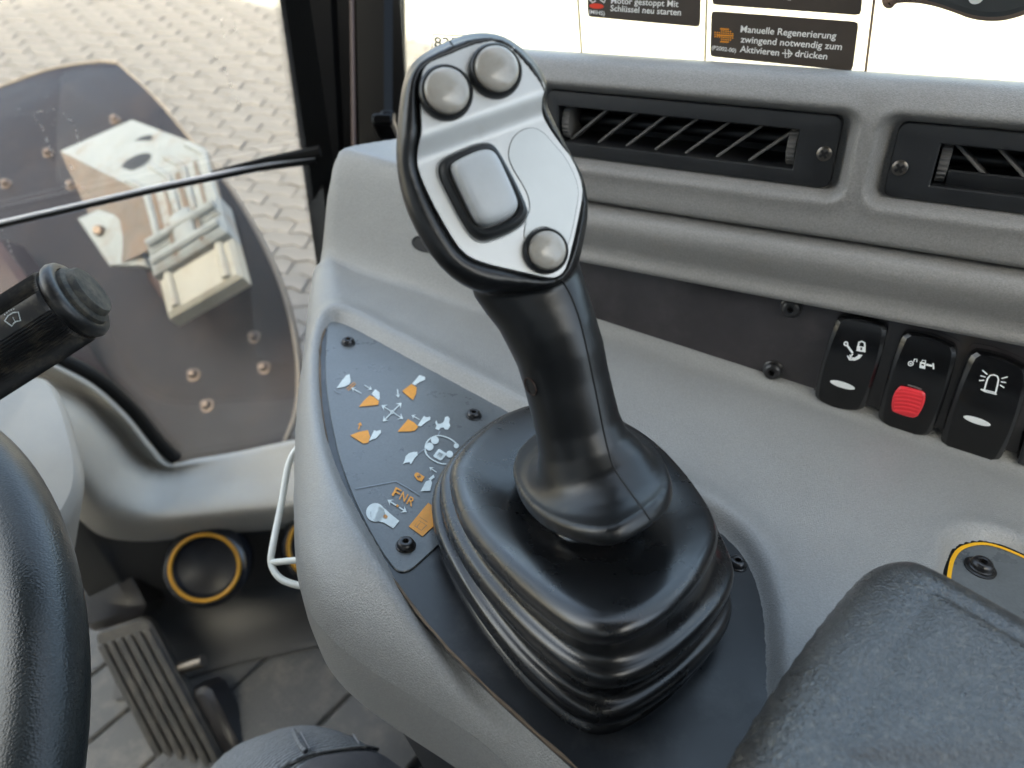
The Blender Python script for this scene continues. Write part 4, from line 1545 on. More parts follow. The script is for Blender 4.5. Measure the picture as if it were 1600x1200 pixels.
# ================================================================== JOYSTICK
KC = pt(775, 245, .212)
KN = (-ray(775, 245).normalized() + U_ * .26 + X_ * .22).normalized()
kx = (X_ - KN * X_.dot(KN)).normalized()
ky = KN.cross(kx)
def K0(px, py, d=0.0):
    return onplane(px, py, KC + KN * d, KN)
fl0, fl1 = K0(651, 236), K0(848, 166)
fdir = (fl1 - fl0).normalized()
fup = KN.cross(fdir)
if fup.dot(U_) < 0:
    fup = -fup
STEP = .0034
def fold(p):
    """how far the upper part of the head stands proud"""
    d = (p - fl0).dot(fup)
    x = min(1, max(0, (d + .0035) / .007))
    return STEP * x * x * (3 - 2 * x)
def K(px, py, lift=0.0):
    p = K0(px, py)
    f = fold(p)
    for _ in range(3):
        p = K0(px, py, f + lift)
        f = fold(p - KN * (f + lift))
    return p
plate_px = [(764, 68), (740, 75), (715, 85), (692, 94), (668, 104), (657, 116), (652, 141), (654, 180), (656, 212), (652, 226), (650, 243), (652, 266), (670, 309), (701, 365), (722, 396), (750, 411), (810, 425), (858, 436), (874, 433), (885, 420), (897, 372), (908, 320), (911, 292), (895, 250), (872, 222), (852, 192), (843, 170), (843, 154), (847, 143), (841, 132), (822, 108), (803, 86), (786, 72)]
sil_px = [(750, 53), (722, 58), (696, 69), (670, 82), (648, 98), (634, 122), (627, 158), (623, 200), (621, 238), (624, 280), (635, 322), (653, 363), (682, 408), (716, 440), (752, 456), (800, 455), (855, 452), (888, 438), (903, 408), (912, 368), (917, 335), (916, 305), (909, 275), (888, 236), (868, 198), (856, 172), (850, 158), (854, 140), (852, 126), (838, 100), (812, 74), (784, 57)]
def head_and_neck():
    N = 128
    pl = resample(chaikin([K(x, y) for x, y in plate_px], 1), N)
    sl = resample(chaikin([K(x, y) for x, y in sil_px], 1), N)
    # align starts
    cen = sum(pl, Vector()) / N
    def align(L):
        k = min(range(N), key=lambda i: abs(math.atan2((L[i] - cen).dot(kx), (L[i] - cen).dot(ky))))
        return L[k:] + L[:k]
    pl, sl = align(pl), align(sl)
    if (pl[1] - pl[0]).dot(kx) * (sl[1] - sl[0]).dot(kx) < 0:
        sl = [sl[0]] + sl[1:][::-1]
    b = MB()
    inn = [p.lerp(cen, .02) for p in pl]
    def shrink(L, k, d):
        return [(p + (p - CAM).normalized() * d).lerp(cen + (cen - CAM).normalized() * d, k) for p in L]
    def toward(f, d):
        return [p.lerp(q, f) + KN * d for p, q in zip(pl, sl)]
    rings = [[p.lerp(cen, .08) - KN * .010 for p in pl], [p - KN * .0035 for p in inn], toward(.06, .0002), toward(.25, .0012), toward(.5, .0013), toward(.78, .0002), toward(.97, -.0025),
             shrink(sl, -.015, .0065), shrink(sl, -.015, .0125), shrink(sl, .02, .018), shrink(sl, .12, .0235), shrink(sl, .30, .0275), shrink(sl, .55, .029)]
    b.loft(rings, True, True, True)
    # neck
    secs = [(812, 380, 160, .2325, .62), (816, 408, 174, .2320, .66), (822, 432, 174, .2318, .72), (834, 456, 163, .2323, .80), (848, 484, 151, .2332, .9), (860, 514, 145, .2345, .95), (874, 550, 139, .2368, 1), (884, 590, 134, .239, 1), (894, 630, 133, .241, 1), (902, 662, 134, .243, 1), (910, 690, 142, .2445, 1.02), (918, 712, 166, .246, 1.03)]
    cs = [pt(x, y, tt) for x, y, wd, tt, k in secs]
    NN = 72
    nr = []
    for i, (x, y, wd, tt, k) in enumerate(secs):
        tg = (cs[min(i + 1, len(cs) - 1)] - cs[max(i - 1, 0)]).normalized()
        xx = (X_ - tg * X_.dot(tg)).normalized()
        yy = tg.cross(xx)           # towards / away from the viewer
        r = wd / 2 / FPX * tt
        nr.append([cs[i] - xx * r * math.cos(2 * math.pi * j / NN) + (F_ - tg * F_.dot(tg)).normalized() * (-r * k * math.sin(2 * math.pi * j / NN)) for j in range(NN)])
    # collar foot: outlines in planes square to the stick
    foot = [(804, 742), (808, 768), (820, 795), (846, 822), (884, 842), (930, 853), (965, 852), (1008, 828), (1042, 802), (1054, 778), (1050, 752), (1030, 716), (1000, 690), (960, 672), (900, 668), (850, 684), (818, 710)]
    axis = (cs[-4] - cs[-1]).normalized()
    fc = pt(925, 762, .2495)
    def FP(px, py, d):
        return onplane(px, py, fc + axis * d, axis)
    floop = resample(chaikin([FP(x, y, 0) for x, y in foot], 1), NN)
    fcen = sum(floop, Vector()) / NN
    def startleft(L):
        k = min(range(NN), key=lambda i: (L[i] - fcen).dot(X_))
        L = L[k:] + L[:k]
        return L
    floop = startleft(floop)
    if (floop[9] - fcen).dot(F_) > 0:
        floop = [floop[0]] + floop[1:][::-1]
    last = nr[-1]
    lc = sum(last, Vector()) / NN
    if (last[18] - lc).dot(F_) > 0:
        nr = [[r[0]] + r[1:][::-1] for r in nr]
        last = nr[-1]
    def mixr(f, d):
        return [p.lerp(q, f) + axis * d for p, q in zip(last, floop)]
    rings = nr + [mixr(.22, -.0004), mixr(.45, -.0002), mixr(.68, .0012), mixr(.84, .0030), mixr(.93, .0042), mixr(.98, .0038), mixr(1.005, .0020), mixr(1.005, .0004), [p.lerp(fcen, .025) - axis * .0008 for p in floop], [p.lerp(fcen, .12) - axis * .0012 for p in floop], [p.lerp(fcen, .4) - axis * .001 for p in floop], [p.lerp(fcen, .8) - axis * .001 for p in floop]]
    b2 = MB()
    b2.loft(rings, True, True, True)
    b.add(b2.v, b2.f)
    t = thing('joystick', 'black loader joystick with silver button face and pleated rubber gaiter', 'joystick', C(910, 880, 0))
    o = b.build('grip', M_grip, t)
    # weld head and neck into one skin and soften where they meet
    md = o.modifiers.new('r', 'REMESH')
    md.mode = 'VOXEL'
    md.voxel_size = .00075
    sm = o.modifiers.new('s', 'SMOOTH')
    sm.factor = .5
    sm.iterations = 7
    bpy.context.view_layer.update()
    dg = bpy.context.evaluated_depsgraph_get()
    me = bpy.data.meshes.new_from_object(o.evaluated_get(dg))
    o.modifiers.clear()
    old = o.data
    o.data = me
    me.name = 'grip'
    bpy.data.meshes.remove(old)
    me.polygons.foreach_set('use_smooth', [True] * len(me.polygons))
    if not me.materials:
        me.materials.append(M_grip)
    return t, axis, floop, fcen, pl
JOY, JAX, FLOOP, FCEN, PLATE = head_and_neck()

def on_skin(o, px, py, lift=0.0):
    """point where the view line meets a part that is already built (for lines moulded into it)"""
    M = MW[o.parent.name]
    Mi = M.inverted()
    org = Mi @ CAM
    d = (Mi.to_3x3() @ ray(px, py)).normalized()
    ok, loc, nr, _ = o.ray_cast(org, d)
    if not ok:
        return None, None
    return M @ loc + (M.to_3x3() @ nr).normalized() * lift, (M.to_3x3() @ nr).normalized()
bpy.context.view_layer.update()
GRIP = [c for c in JOY.children if c.name.startswith('grip')][0]
def seam():
    pts = []
    for x, y in [(v.x, v.y) for v in catmull([Vector((*p, 0)) for p in ((877, 436), (892, 462), (906, 500), (917, 545), (927, 592), (936, 636), (943, 672), (950, 702), (960, 732), (980, 762), (1002, 792), (1016, 812))], 6)]:
        p, _ = on_skin(GRIP, x, y, .00005)
        if p:
            pts.append(p)
    b = MB()
    b.tube(pts, .00032, 6)
    b.build('mould_seam', M_seam, JOY)
    b = MB()
    pts = []
    for x, y in ((703, 64), (708, 72), (715, 84)):
        p, _ = on_skin(GRIP, x, y, .0)
        if p:
            pts.append(p)
    if len(pts) > 2:
        b.tube(pts, .0003, 6)
        b.build('mould_seam', M_seam, JOY)
    # round moulding mark on the side of the stem
    c, nn = on_skin(GRIP, 829, 604, .0001)
    if c:
        x = nn.orthogonal().normalized()
        y = nn.cross(x)
        b = MB()
        b.tube([c + (x * math.cos(k * math.pi / 12) + y * math.sin(k * math.pi / 12)) * .0028 for k in range(25)], .0002, 5, False)
        b.build('mould_mark', M_red_brown, JOY)
seam()
def cable_hole():
    c, nn = on_skin(SHELL, 664, 381, .0002)
    if c is None:
        return
    x = (a - nn * a.dot(nn)).normalized(); y = nn.cross(x)
    b = MB()
    for k0, k1, d0, d1, m in ((1.12, 1.0, .0004, .0008, 0), (1.0, .92, .0008, .0004, 1)):
        pass
    def rg(k, d):
        return [c + nn * d + x * .0085 * k * math.cos(g * math.pi / 16) + y * .0045 * k * math.sin(g * math.pi / 16) for g in range(32)]
    b.loft([rg(1.15, -.001), rg(1.1, .0006), rg(1.0, .0006), rg(.95, .0001)], True, False, True)
    b.build('cable_grommet', M_ventdark, CON)
cable_hole()

def face_plate():
    N = 192
    loop = resample(chaikin([K0(x, y) for x, y in plate_px], 1), N)
    cen = sum(loop, Vector()) / N
    rings = []
    ks = [1.0, .992] + list(np.linspace(.98, .02, 60))
    for i, k in enumerate(ks):
        r = []
        for p in loop:
            q = cen + (p - cen) * k
            f = fold(q)
            # project along the view line so that the outline keeps its place on the head
            d = (q - CAM)
            q2 = CAM + d * (((KC + KN * (f + (.0004 if i > 0 else -.0012)) - CAM).dot(KN)) / d.dot(KN)) if False else q + KN * (f + (.0006 if i > 0 else -.0016))
            # slight dish of the lower field round the rocker
            r.append(q2)
        rings.append(r)
    b = MB()
    b.loft(rings, True, False, True)
    b.build('face_plate', M_silver, JOY, sharp=60)
face_plate()
def inlay():
    L = [(795, 232), (801, 215), (815, 203), (832, 199), (848, 206), (862, 222), (885, 248), (904, 290), (902, 318), (892, 368), (884, 392), (870, 362), (850, 352), (830, 360), (818, 380), (820, 350), (828, 330), (827, 310), (818, 290), (802, 266), (794, 246)]
    loop = resample(chaikin([K(x, y, .0006) for x, y in L], 2), 90)
    b = MB()
    b.prism(loop, KN * .00025, bev=.0001)
    b.build('inlay', M_inlay, JOY)
    b = MB()
    b.tube(loop + [loop[0]], .00016, 5, False)
    b.build('inlay_edge', M_line, JOY)
inlay()
def button(px, py, rpx, ring):
    c = K(px, py, .0006)
    r = ring / FPX * .212
    b = MB()
    b.lathe(c - KN * .001, KN, [(r, 0), (r, .0022), (r * .985, .0031), (r * .92, .0036), (r * .86, .0034), (r * .84, .0024)], 48, 0, False, False)
    p = b.build('button', M_bezel, JOY)
    rd = r * .835
    prof = [(rd, .0020), (rd, .0034), (rd * .985, .0040)]
    for k in range(1, 12):
        g = math.pi / 2 * k / 12
        prof.append((rd * .975 * math.cos(g), .0040 + .0019 * math.sin(g)))
    b = MB()
    b.lathe(c - KN * .001, KN, prof, 48, 0, False, True)
    b.build('button_dome', M_button, p)
button(696, 147, 33, 41)
button(773, 113, 33, 41)
button(851, 393, 30, 36.5)
def thumb_rocker():
    o = [(684, 264), (690, 252), (705, 244), (742, 228), (760, 226), (773, 232), (790, 262), (808, 296), (821, 326), (822, 338), (813, 352), (790, 366), (760, 377), (746, 376), (732, 366), (712, 332), (696, 300), (686, 280)]
    loop = resample(chaikin([K(x, y, .0004) for x, y in o], 2), 96)
    b = MB()
    cen = sum(loop, Vector()) / len(loop)
    def rg(k, d):
        return [cen + (p - cen) * k + KN * d for p in loop]
    b.loft([rg(1.0, -.001), rg(1.0, .0012), rg(.985, .0022), rg(.95, .0030), rg(.88, .0034), rg(.80, .0030), rg(.76, .0016)], True, False, True)
    p = b.build('thumb_rocker', M_bezel, JOY)
    # silver lip round the surround
    b = MB()
    b.loft([rg(1.055, .0000), rg(1.05, .0008), rg(1.025, .0011), rg(1.0, .0006)], True)
    b.build('rocker_lip', M_silver, JOY)
    o2 = [(702, 262), (708, 255), (745, 238), (762, 237), (772, 246), (786, 276), (802, 312), (806, 324), (801, 336), (786, 346), (762, 355), (748, 354), (738, 344), (720, 306), (706, 276)]
    base = resample(chaikin([K(x, y, .0024) for x, y in o2], 2), 96)
    cen2 = sum(base, Vector()) / len(base)
    A, B = K(742, 246), K(772, 345)
    ax = (B - A).normalized()
    sx = KN.cross(ax)
    def rg2(k, d, crown=True):
        r = []
        for q in base:
            v = (q - cen2) * k
            y = v.dot(ax) / .011
            x = v.dot(sx) / .008
            r.append(cen2 + v + KN * (d - .0007 * y * y + (.0006 * abs(x) if False else -.0004 * x * x)))
        return r
    b = MB()
    b.loft([rg2(1.0, -.002), rg2(1.0, .0018), rg2(.985, .0036), rg2(.955, .0046), rg2(.90, .0052), rg2(.82, .0055), rg2(.6, .0056), rg2(.3, .0056), rg2(.05, .0056)], True, False, True)
    b.build('rocker_cap', M_cap, p)
thumb_rocker()

def gaiter():
    N = 160
    P3 = [(700, 745), (712, 800), (742, 850), (800, 912), (860, 962), (905, 991), (945, 1001), (992, 992), (1045, 960), (1095, 910), (1121, 858), (1122, 828), (1104, 792), (1070, 745), (1030, 702), (985, 670), (930, 645), (860, 634), (815, 640), (770, 662), (728, 698), (709, 722)]
    P2 = [(685, 765), (694, 820), (730, 890), (800, 972), (865, 1032), (910, 1061), (952, 1071), (1000, 1061), (1060, 1025), (1125, 960), (1147, 915), (1146, 890), (1128, 845), (1095, 790), (1050, 730), (1000, 690), (940, 655), (860, 636), (800, 645), (752, 672), (708, 712), (692, 740)]
    P1 = [(673, 795), (682, 845), (728, 932), (798, 1026), (860, 1086), (906, 1119), (948, 1130), (992, 1118), (1060, 1072), (1120, 1010), (1143, 970), (1143, 940), (1128, 885), (1098, 820), (1050, 750), (1000, 700), (940, 662), (860, 640), (795, 652), (745, 680), (696, 728), (678, 760)]
    h3 = lambda x, y: .0360 + 4.6e-5 * (x - 900) + 5.6e-5 * (y - 830)
    h2 = lambda x, y: .0185 + 2.4e-5 * (x - 900) + 3.2e-5 * (y - 830)
    h1 = lambda x, y: .0035 + .3e-5 * (x - 900) + .3e-5 * (y - 830)
    def ringp(P, h):
        L = resample(chaikin([C(x, y, h(x, y)) for x, y in P], 2), N)
        c = C(908, 850, .02)
        k = min(range(N), key=lambda i: (L[i] - c).dot(X_))
        return L[k:] + L[:k]
    A3, A2, A1 = ringp(P3, h3), ringp(P2, h2), ringp(P1, h1)
    def cen(L):
        return sum(L, Vector()) / len(L)
    def sh(L, k, d):
        c = cen(L)
        return [p + (c - p) * k + cn * d for p in L]
    def mid(L, M, f, k, d=0):
        return sh([p.lerp(q, f) for p, q in zip(L, M)], k, d)
    base = sh(A1, .0, 0)
    base = [p - cn * ((p - C(908, 850, PL)).dot(cn)) for p in base]
    # opening under the collar
    neckc = FCEN - JAX * .004
    def neck(r, d):
        c = neckc - JAX * d
        x = (X_ - JAX * X_.dot(JAX)).normalized()
        y = JAX.cross(x)
        if y.dot(F_) > 0:
            y = -y
        return [c - x * r * math.cos(2 * math.pi * j / N) + y * r * math.sin(2 * math.pi * j / N) for j in range(N)]
    n0 = neck(.0150, .0125)
    n1 = neck(.0135, .0060)
    n2 = neck(.0130, .000)
    def pleat(L, below, lip):
        """rounded lip of a pleat with crest outline L, from the groove under it to the groove above"""
        return [sh(L, .050, -.0052), sh(L, .022, -.0045), sh(L, .005, -.0026), sh(L, .0, -.0004), sh(L, .004, .0014), sh(L, .016, .0028), sh(L, .034, .0036), sh(L, .052, .0038)]
    def groove(L, M):
        """from the top of lip L to the underside of lip M above it"""
        return [[p.lerp(q, .35) for p, q in zip(sh(L, .075, .0036), sh(M, .065, -.0058))], [p.lerp(q, .75) for p, q in zip(sh(L, .080, .0036), sh(M, .072, -.0060))]]
    rings = [sh(base, .03, .0), sh(base, .03, .0012), sh(base, .045, .0022), [p.lerp(q, .5) for p, q in zip(sh(base, .06, .003), sh(A1, .065, -.0045))]]
    rings += pleat(A1, None, 0) + groove(A1, A2) + pleat(A2, None, 0) + groove(A2, A3) + pleat(A3, None, 0)[:-3]
    top0 = sh(A3, .032, .0032)
    def dome(f, d):
        g = f
        return [p.lerp(q, g) + cn * d for p, q in zip(top0, n0)]
    rings += [top0, dome(.05, .0010), dome(.12, .0014), dome(.22, .0018), dome(.34, .0018), dome(.46, .0016), dome(.58, .0012), dome(.70, .0006), dome(.82, .0), dome(.92, -.0002), n0, n1, n2]
    b = MB()
    b.loft(rings, True)
    # second pass of softening over the rings direction keeps pleats round
    b.build('gaiter', M_boot, JOY, sharp=180)
    # clip of the boot neck that shows under the collar
    b = MB()
    c = neckc - JAX * .0085
    b.tube([c + (X_ * math.cos(k * math.pi / 16) + (JAX.cross(X_)) * math.sin(k * math.pi / 16)) * .0142 for k in range(33)], .0009, 6, False)
    b.build('boot_clip', M_red_brown, JOY)
gaiter()

# ================================================================== ARMREST
def armrest():
    px = [(1112, 1225), (1180, 1110), (1260, 995), (1325, 915), (1352, 893), (1395, 886), (1440, 900), (1510, 938), (1600, 990), (1720, 1060), (1800, 1120), (1800, 1420), (1200, 1420), (1112, 1300)]
    H = .062
    poly = [(p.x, p.y) for p in chaikin([Vector((*Csr(x, y, H - .014), 0)) for x, y in px], 2)]
    def hf(P, sd):
        s, r = P[:, 0], P[:, 1]
        return CSL * s + H - roll(np.minimum(sd, .019), .019) + .0015 * sstep(sd, .01, .03) - .0010 * np.exp(-((sd - .021) / .002) ** 2)
    t = thing('armrest', 'black padded vinyl armrest at the bottom right corner', 'armrest', C(1450, 1100))
    v, f = heightfield(poly, hf, .0017, wp, .03)
    mesh('pad', v, f, M_arm, t, True)
armrest()

# ================================================================== LEFT SIDE: wheel, stalk, column, ledge, pedal
def steering_wheel():
    A, B, D = pt(-65, 700, .34), pt(62, 1060, .27), pt(25, 1330, .24)
    ab, ac = B - A, D - A
    nn = ab.cross(ac)
    c = A + (nn.cross(ab) * ac.dot(ac) + ac.cross(nn) * ab.dot(ab)) / (2 * nn.dot(nn))
    Rr = (A - c).length
    ax = nn.normalized()
    if ax.z < 0: ax = -ax
    t = thing('steering_wheel', 'black steering wheel rim in the lower left corner', 'steering wheel', c)
    x = ax.orthogonal().normalized(); y = ax.cross(x)
    b = MB()
    N, M = 160, 24
    rings = []
    for i in range(N):
        g = 2 * math.pi * i / N
        e = x * math.cos(g) + y * math.sin(g)
        rings.append([c + e * (Rr + .0162 * math.cos(2 * math.pi * j / M)) + ax * (.0155 * math.sin(2 * math.pi * j / M)) for j in range(M)])
    b.loft(rings + [rings[0]], True)
    b.build('rim', M_wheel, t)
    b = MB()
    b.lathe(c - ax * .06, ax, [(.05, 0), (.055, .02), (.05, .035), (.02, .04)], 32)
    b.build('hub', M_stalk, t)
    for k in range(3):
        g = 2 * math.pi * k / 3 + 2.2
        e = x * math.cos(g) + y * math.sin(g)
        b = MB()
        b.tube([c - ax * .04 + e * .04, c - ax * .03 + e * .12, c + e * (Rr - .008)], [.012, .010, .009], 12)
        b.build('spoke', M_stalk, t)
steering_wheel()

def stalk():
    A, B = pt(-230, 690, .250), pt(106, 477, .252)
    ax = (B - A).normalized()
    t = thing('wiper_stalk', 'black ribbed control stalk with a worn end button', 'lever', A)
    x = (U_ - ax * U_.dot(ax)).normalized()
    y = ax.cross(x)
    r = .0136
    N = 240
    b = MB()
    def rg(p, rr, rib):
        out = []
        for i in range(N):
            g = 2 * math.pi * i / N
            # smooth flat band that carries the symbol faces the viewer
            flat = abs((math.degrees(g) - band + 180) % 360 - 180) < 15
            k = 0 if flat else (rib if i % 3 else 0)
            out.append(p + (x * math.cos(g) + y * math.sin(g)) * (rr - k))
        return out
    v = -(ray(30, 490)).normalized()
    band = math.degrees(math.atan2(v.dot(y), v.dot(x)))
    # turn the band a little upwards
    band += 22 if x.dot(x * math.cos(R_(band + 22)) + y * math.sin(R_(band + 22))) > x.dot(x * math.cos(R_(band)) + y * math.sin(R_(band))) else -22
    L = (B - A).length
    b.loft([rg(A, r, .0006), rg(A + ax * L * .5, r, .0006), rg(B - ax * .0012, r, .0006), rg(B, r * .96, .0)], True, True, True)
    b.build('handle', M_stalk, t, sharp=20)
    b = MB()
    b.lathe(B, ax, [(r * .9, 0), (r * .9, .0016), (r * 1.0, .0018), (r * 1.02, .0030), (r * .98, .0046), (r * .93, .0052), (r * .80, .0053), (r * .80, .0040)], 56, 0, False, True)
    b.build('collar', M_stalk, t)
    b = MB()
    b.lathe(B + ax * .004, ax, [(r * .78, 0), (r * .77, .0025), (r * .72, .0032), (r * .66, .0034), (r * .64, .0050), (r * .60, .0057), (r * .3, .0060)], 48, 0, False, True)
    m = mat('dusty_button_plastic', (0.03, 0.03, 0.028), .7, var=.2, var_scale=60, spec=.25, dust=((0.12, 0.105, 0.08), 160, .40, .66, .8))
    b.build('end_button', m, t)
    d = x * math.cos(R_(band)) + y * math.sin(R_(band))
    e = d.cross(ax)
    def fn(u, w_):
        q = B - ax * (.0108 - u * .001) + e * (w_ * .001)
        cdist = (q - A) - ax * (q - A).dot(ax)
        off = math.sqrt(max(0, r * r - (w_ * .001) ** 2))
        return B - ax * (.0108 - u * .001) + e * (w_ * .001) + d * (off + .00012)
    pr = Print(fn, d, .001)
    for m_ in (1,):
        pr.line([(-2.6, 1.2), (-.9, 2.0), (.9, 2.0), (2.4, 1.2), (1.5, -1.4), (.4, -.9), (-.6, -.9), (-1.6, -1.4)], .26, 0, closed=True)
        for k in range(5):
            pr.disc(-1.6 + k * .8, 2.9 + .35 * (2 - abs(k - 2)) * .5, .16, N=8)
        pr.line([(0, -.8), (0.1, .8)], .14)
    pr.build('washer_symbol', [M_icon2], t)
stalk()

def column_cover():
    t = thing('steering_column', 'light grey plastic steering column cover under the stalk', 'steering column', CAM + Vector((-.4, .3, -.9)))
    top = [(-160, 640, .50), (60, 585, .56), (82, 596, .555), (104, 640, .535), (122, 706, .51), (128, 745, .50), (120, 790, .49), (60, 870, .47), (-160, 900, .45)]
    rt = [pt(*p) for p in top]
    rt = resample(chaikin(rt, 2), 70)
    c = sum(rt, Vector()) / len(rt)
    def lower(dx, dy, k):
        return resample(chaikin([pt(x + dx, y + dy, tt * k) for x, y, tt in top], 2), 70)
    b = MB()
    b.loft([[p.lerp(c, .35) + Vector((0, 0, .006)) for p in rt], [p.lerp(c, .06) + Vector((0, 0, .004)) for p in rt], [p.lerp(c, .015) for p in rt], [p + Vector((0, 0, -.006)) for p in rt], lower(-14, 130, 1.04), lower(-34, 330, 1.10)], True, True)
    b.build('cover', M_cover, t)
column_cover()

def ledge():
    t = thing('front_ledge', 'light grey moulded ledge sweeping along the windscreen foot', 'trim', G(300, 725))
    def GG(x, y, d, dz=0):
        return G(x, y, d) + Vector((0, 0, dz))
    xs = None
    L1 = [(40, 545, .012), (95, 570, .012), (150, 600, .012), (200, 645, .012), (240, 694, .012), (268, 722, .012), (310, 716, .012), (370, 706, .012), (455, 688, .012), (620, 655, .012)]
    L1b = [(36, 552, .03), (90, 577, .03), (143, 607, .03), (192, 652, .03), (231, 700, .03), (262, 728, .026), (310, 722, .022), (370, 712, .02), (455, 694, .02), (620, 661, .02)]
    L2 = [(28, 575, .02), (84, 598, .02), (136, 628, .018), (180, 672, .014), (220, 716, .012), (258, 735, .022), (310, 733, .03), (370, 722, .03), (455, 706, .03), (620, 672, .03)]
    L3 = [(15, 620, .075), (72, 628, .075), (118, 652, .075), (158, 692, .07), (196, 736, .062), (246, 757, .055), (310, 757, .055), (370, 750, .055), (455, 735, .055), (620, 700, .055)]
    L4 = [(5, 660, .11), (58, 664, .11), (102, 690, .11), (140, 732, .105), (180, 776, .098), (238, 796, .092), (310, 794, .09), (370, 787, .09), (455, 778, .09), (620, 745, .09)]
    L5 = [(-5, 690, .115), (50, 700, .115), (92, 724, .115), (128, 766, .112), (168, 806, .106), (232, 818, .100), (310, 812, .097), (370, 806, .097), (455, 798, .097), (620, 765, .097)]
    L6 = [(-15, 730, .10), (40, 745, .10), (82, 770, .10), (118, 806, .10), (160, 838, .095), (228, 846, .09), (310, 838, .086), (370, 832, .086), (455, 824, .086), (620, 790, .086)]
    rows = [[G(x, y, d) for x, y, d in L] for L in (L1, L1b, L2, L3, L4, L5, L6)]
    g = grid_surface(rows, 6, 7)
    b = MB()
    b.loft(g, False)
    b.build('moulding', M_ledge, t)
    # black rubber seal along the glass
    b = MB()
    b.tube(catmull([G(x + 6, y - 6, .010) for x, y, d in L1[:6]], 6), .008, 10)
    b.build('seal', M_gasket, t)
    t2 = thing('kick_panel', 'dark grey kick panel below the ledge with round vents', 'panel', G(320, 900, .08))
    K5 = [G(x, y - 14, d - .012) for x, y, d in L6]
    K7 = []
    for (x, y, d) in L6:
        p = G(x, y, d)
        K7.append(Vector((p.x, p.y, .03)) + gn * .004)
    mid = [p.lerp(q, .6) for p, q in zip(K5, K7)]
    b = MB()
    K8 = [p + gn * .03 - Vector((0, 0, .022)) for p in K7]
    K9 = [p + gn * .08 - Vector((0, 0, .026)) for p in K7]
    b.loft(grid_surface([K5, mid, K7, K8, K9], 4, 5), False)
    b.build('panel', M_kick, t2)
ledge()

def round_vent(label, px, py, d, rpx):
    c = G(px, py, d)
    tt = (c - CAM).dot(F_)
    r = rpx / FPX * tt
    ax = (gn * .6 + Vector((0.05, -.1, .75))).normalized()
    t = thing('round_vent', label, 'air vent', c, 'round footwell vents')
    b = MB()
    b.lathe(c - ax * .01, ax, [(r * 1.28, -.03), (r * 1.28, .004), (r * 1.2, .012), (r * 1.08, .015), (r * .98, .012)], 48, 0, False, False)
    b.build('housing', M_blackvent, t)
    b = MB()
    x = ax.orthogonal().normalized(); y = ax.cross(x)
    b.tube([c + ax * .004 + (x * math.cos(k * math.pi / 24) + y * math.sin(k * math.pi / 24)) * r for k in range(49)], r * .065, 10, False)
    b.build('yellow_ring', M_ring, t)
    b = MB()
    b.lathe(c - ax * .01, ax, [(r * .96, .010), (r * .85, .004), (r * .5, .001), (r * .2, .0)], 40, 0, False, True)
    b.build('shutter', M_blackvent, t)
round_vent('round black floor vent with a yellow ring above the pedal', 321, 886, .120, 51)
round_vent('second yellow ringed floor vent, mostly hidden behind the console', 503, 852, .115, 50)

def wire_hook():
    t = thing('wire_hook', 'white coated wire hook on the left side of the console', 'hook', pt(455, 880, .36))
    P = catmull([pt(*p) for p in ((472, 690, .40), (452, 722, .395), (440, 785, .385), (426, 855, .37), (424, 880, .366), (434, 900, .362), (456, 912, .358), (500, 920, .352))], 6)
    b = MB()
    b.tube(P, .0017, 10)
    b.build('bent_wire', M_wire, t)
    b = MB()
    b.tube([pt(425, 879, .366), pt(455, 876, .36), pt(500, 872, .352)], .0016, 10)
    b.build('cross_wire', M_wire, t)
wire_hook()

def pedal():
    # the pad leans back from the floor; its plane is fixed by three points
    A, B, D = pt(142, 990, .93), pt(228, 962, .92), pt(345, 1180, .90)
    ex = (B - A).normalized()
    ey = (D - B).normalized()
    ez = ex.cross(ey).normalized()
    if ez.dot(CAM - A) < 0: ez = -ez
    t = thing('foot_pedal', 'worn black rubber pedal with lengthwise ribs on the cab floor', 'pedal', Vector((A.x, A.y, 0)))
    Wd = (B - A).length
    Lg = .34
    loop = []
    for x, y in rrect(0, Wd, 0, Lg, .014, 5):
        loop.append(A + ex * x + ey * y)
    b = MB()
    b.prism([p - ez * .012 for p in loop], ez * .012, bev=.003)
    b.build('pad', M_pedal, t)
    for k in range(6):
        x = Wd * (k + .5) / 6
        b = MB()
        b.box(A + ex * x + ey * (Lg / 2 + .004) + ez * .0022, ex * (Wd / 6 * .36), ey * (Lg / 2 - .012), ez * .003, .0018)
        b.build('rib', M_pedal, t, sharp=30)
    b = MB()
    c = A + ex * (Wd + .012) + ey * .075 - ez * .012
    b.tube([c - ex * .03, c + ex * .018], .0075, 14)
    b.build('hinge_pin', M_steel, t)
    b = MB()
    c = A + ex * (Wd + .004) + ey * .15 - ez * .03
    b.box(c, ex * .016, ey * .045, ez * .022, .006)
    b.build('hinge_bracket', M_black, t)
    b = MB()
    c = A + ex * Wd * .4 - ey * .035 - ez * .03
    b.box(c, ex * .045, ey * .035, ez * .03, .012)
    b.build('pedal_box', M_black, t)
pedal()

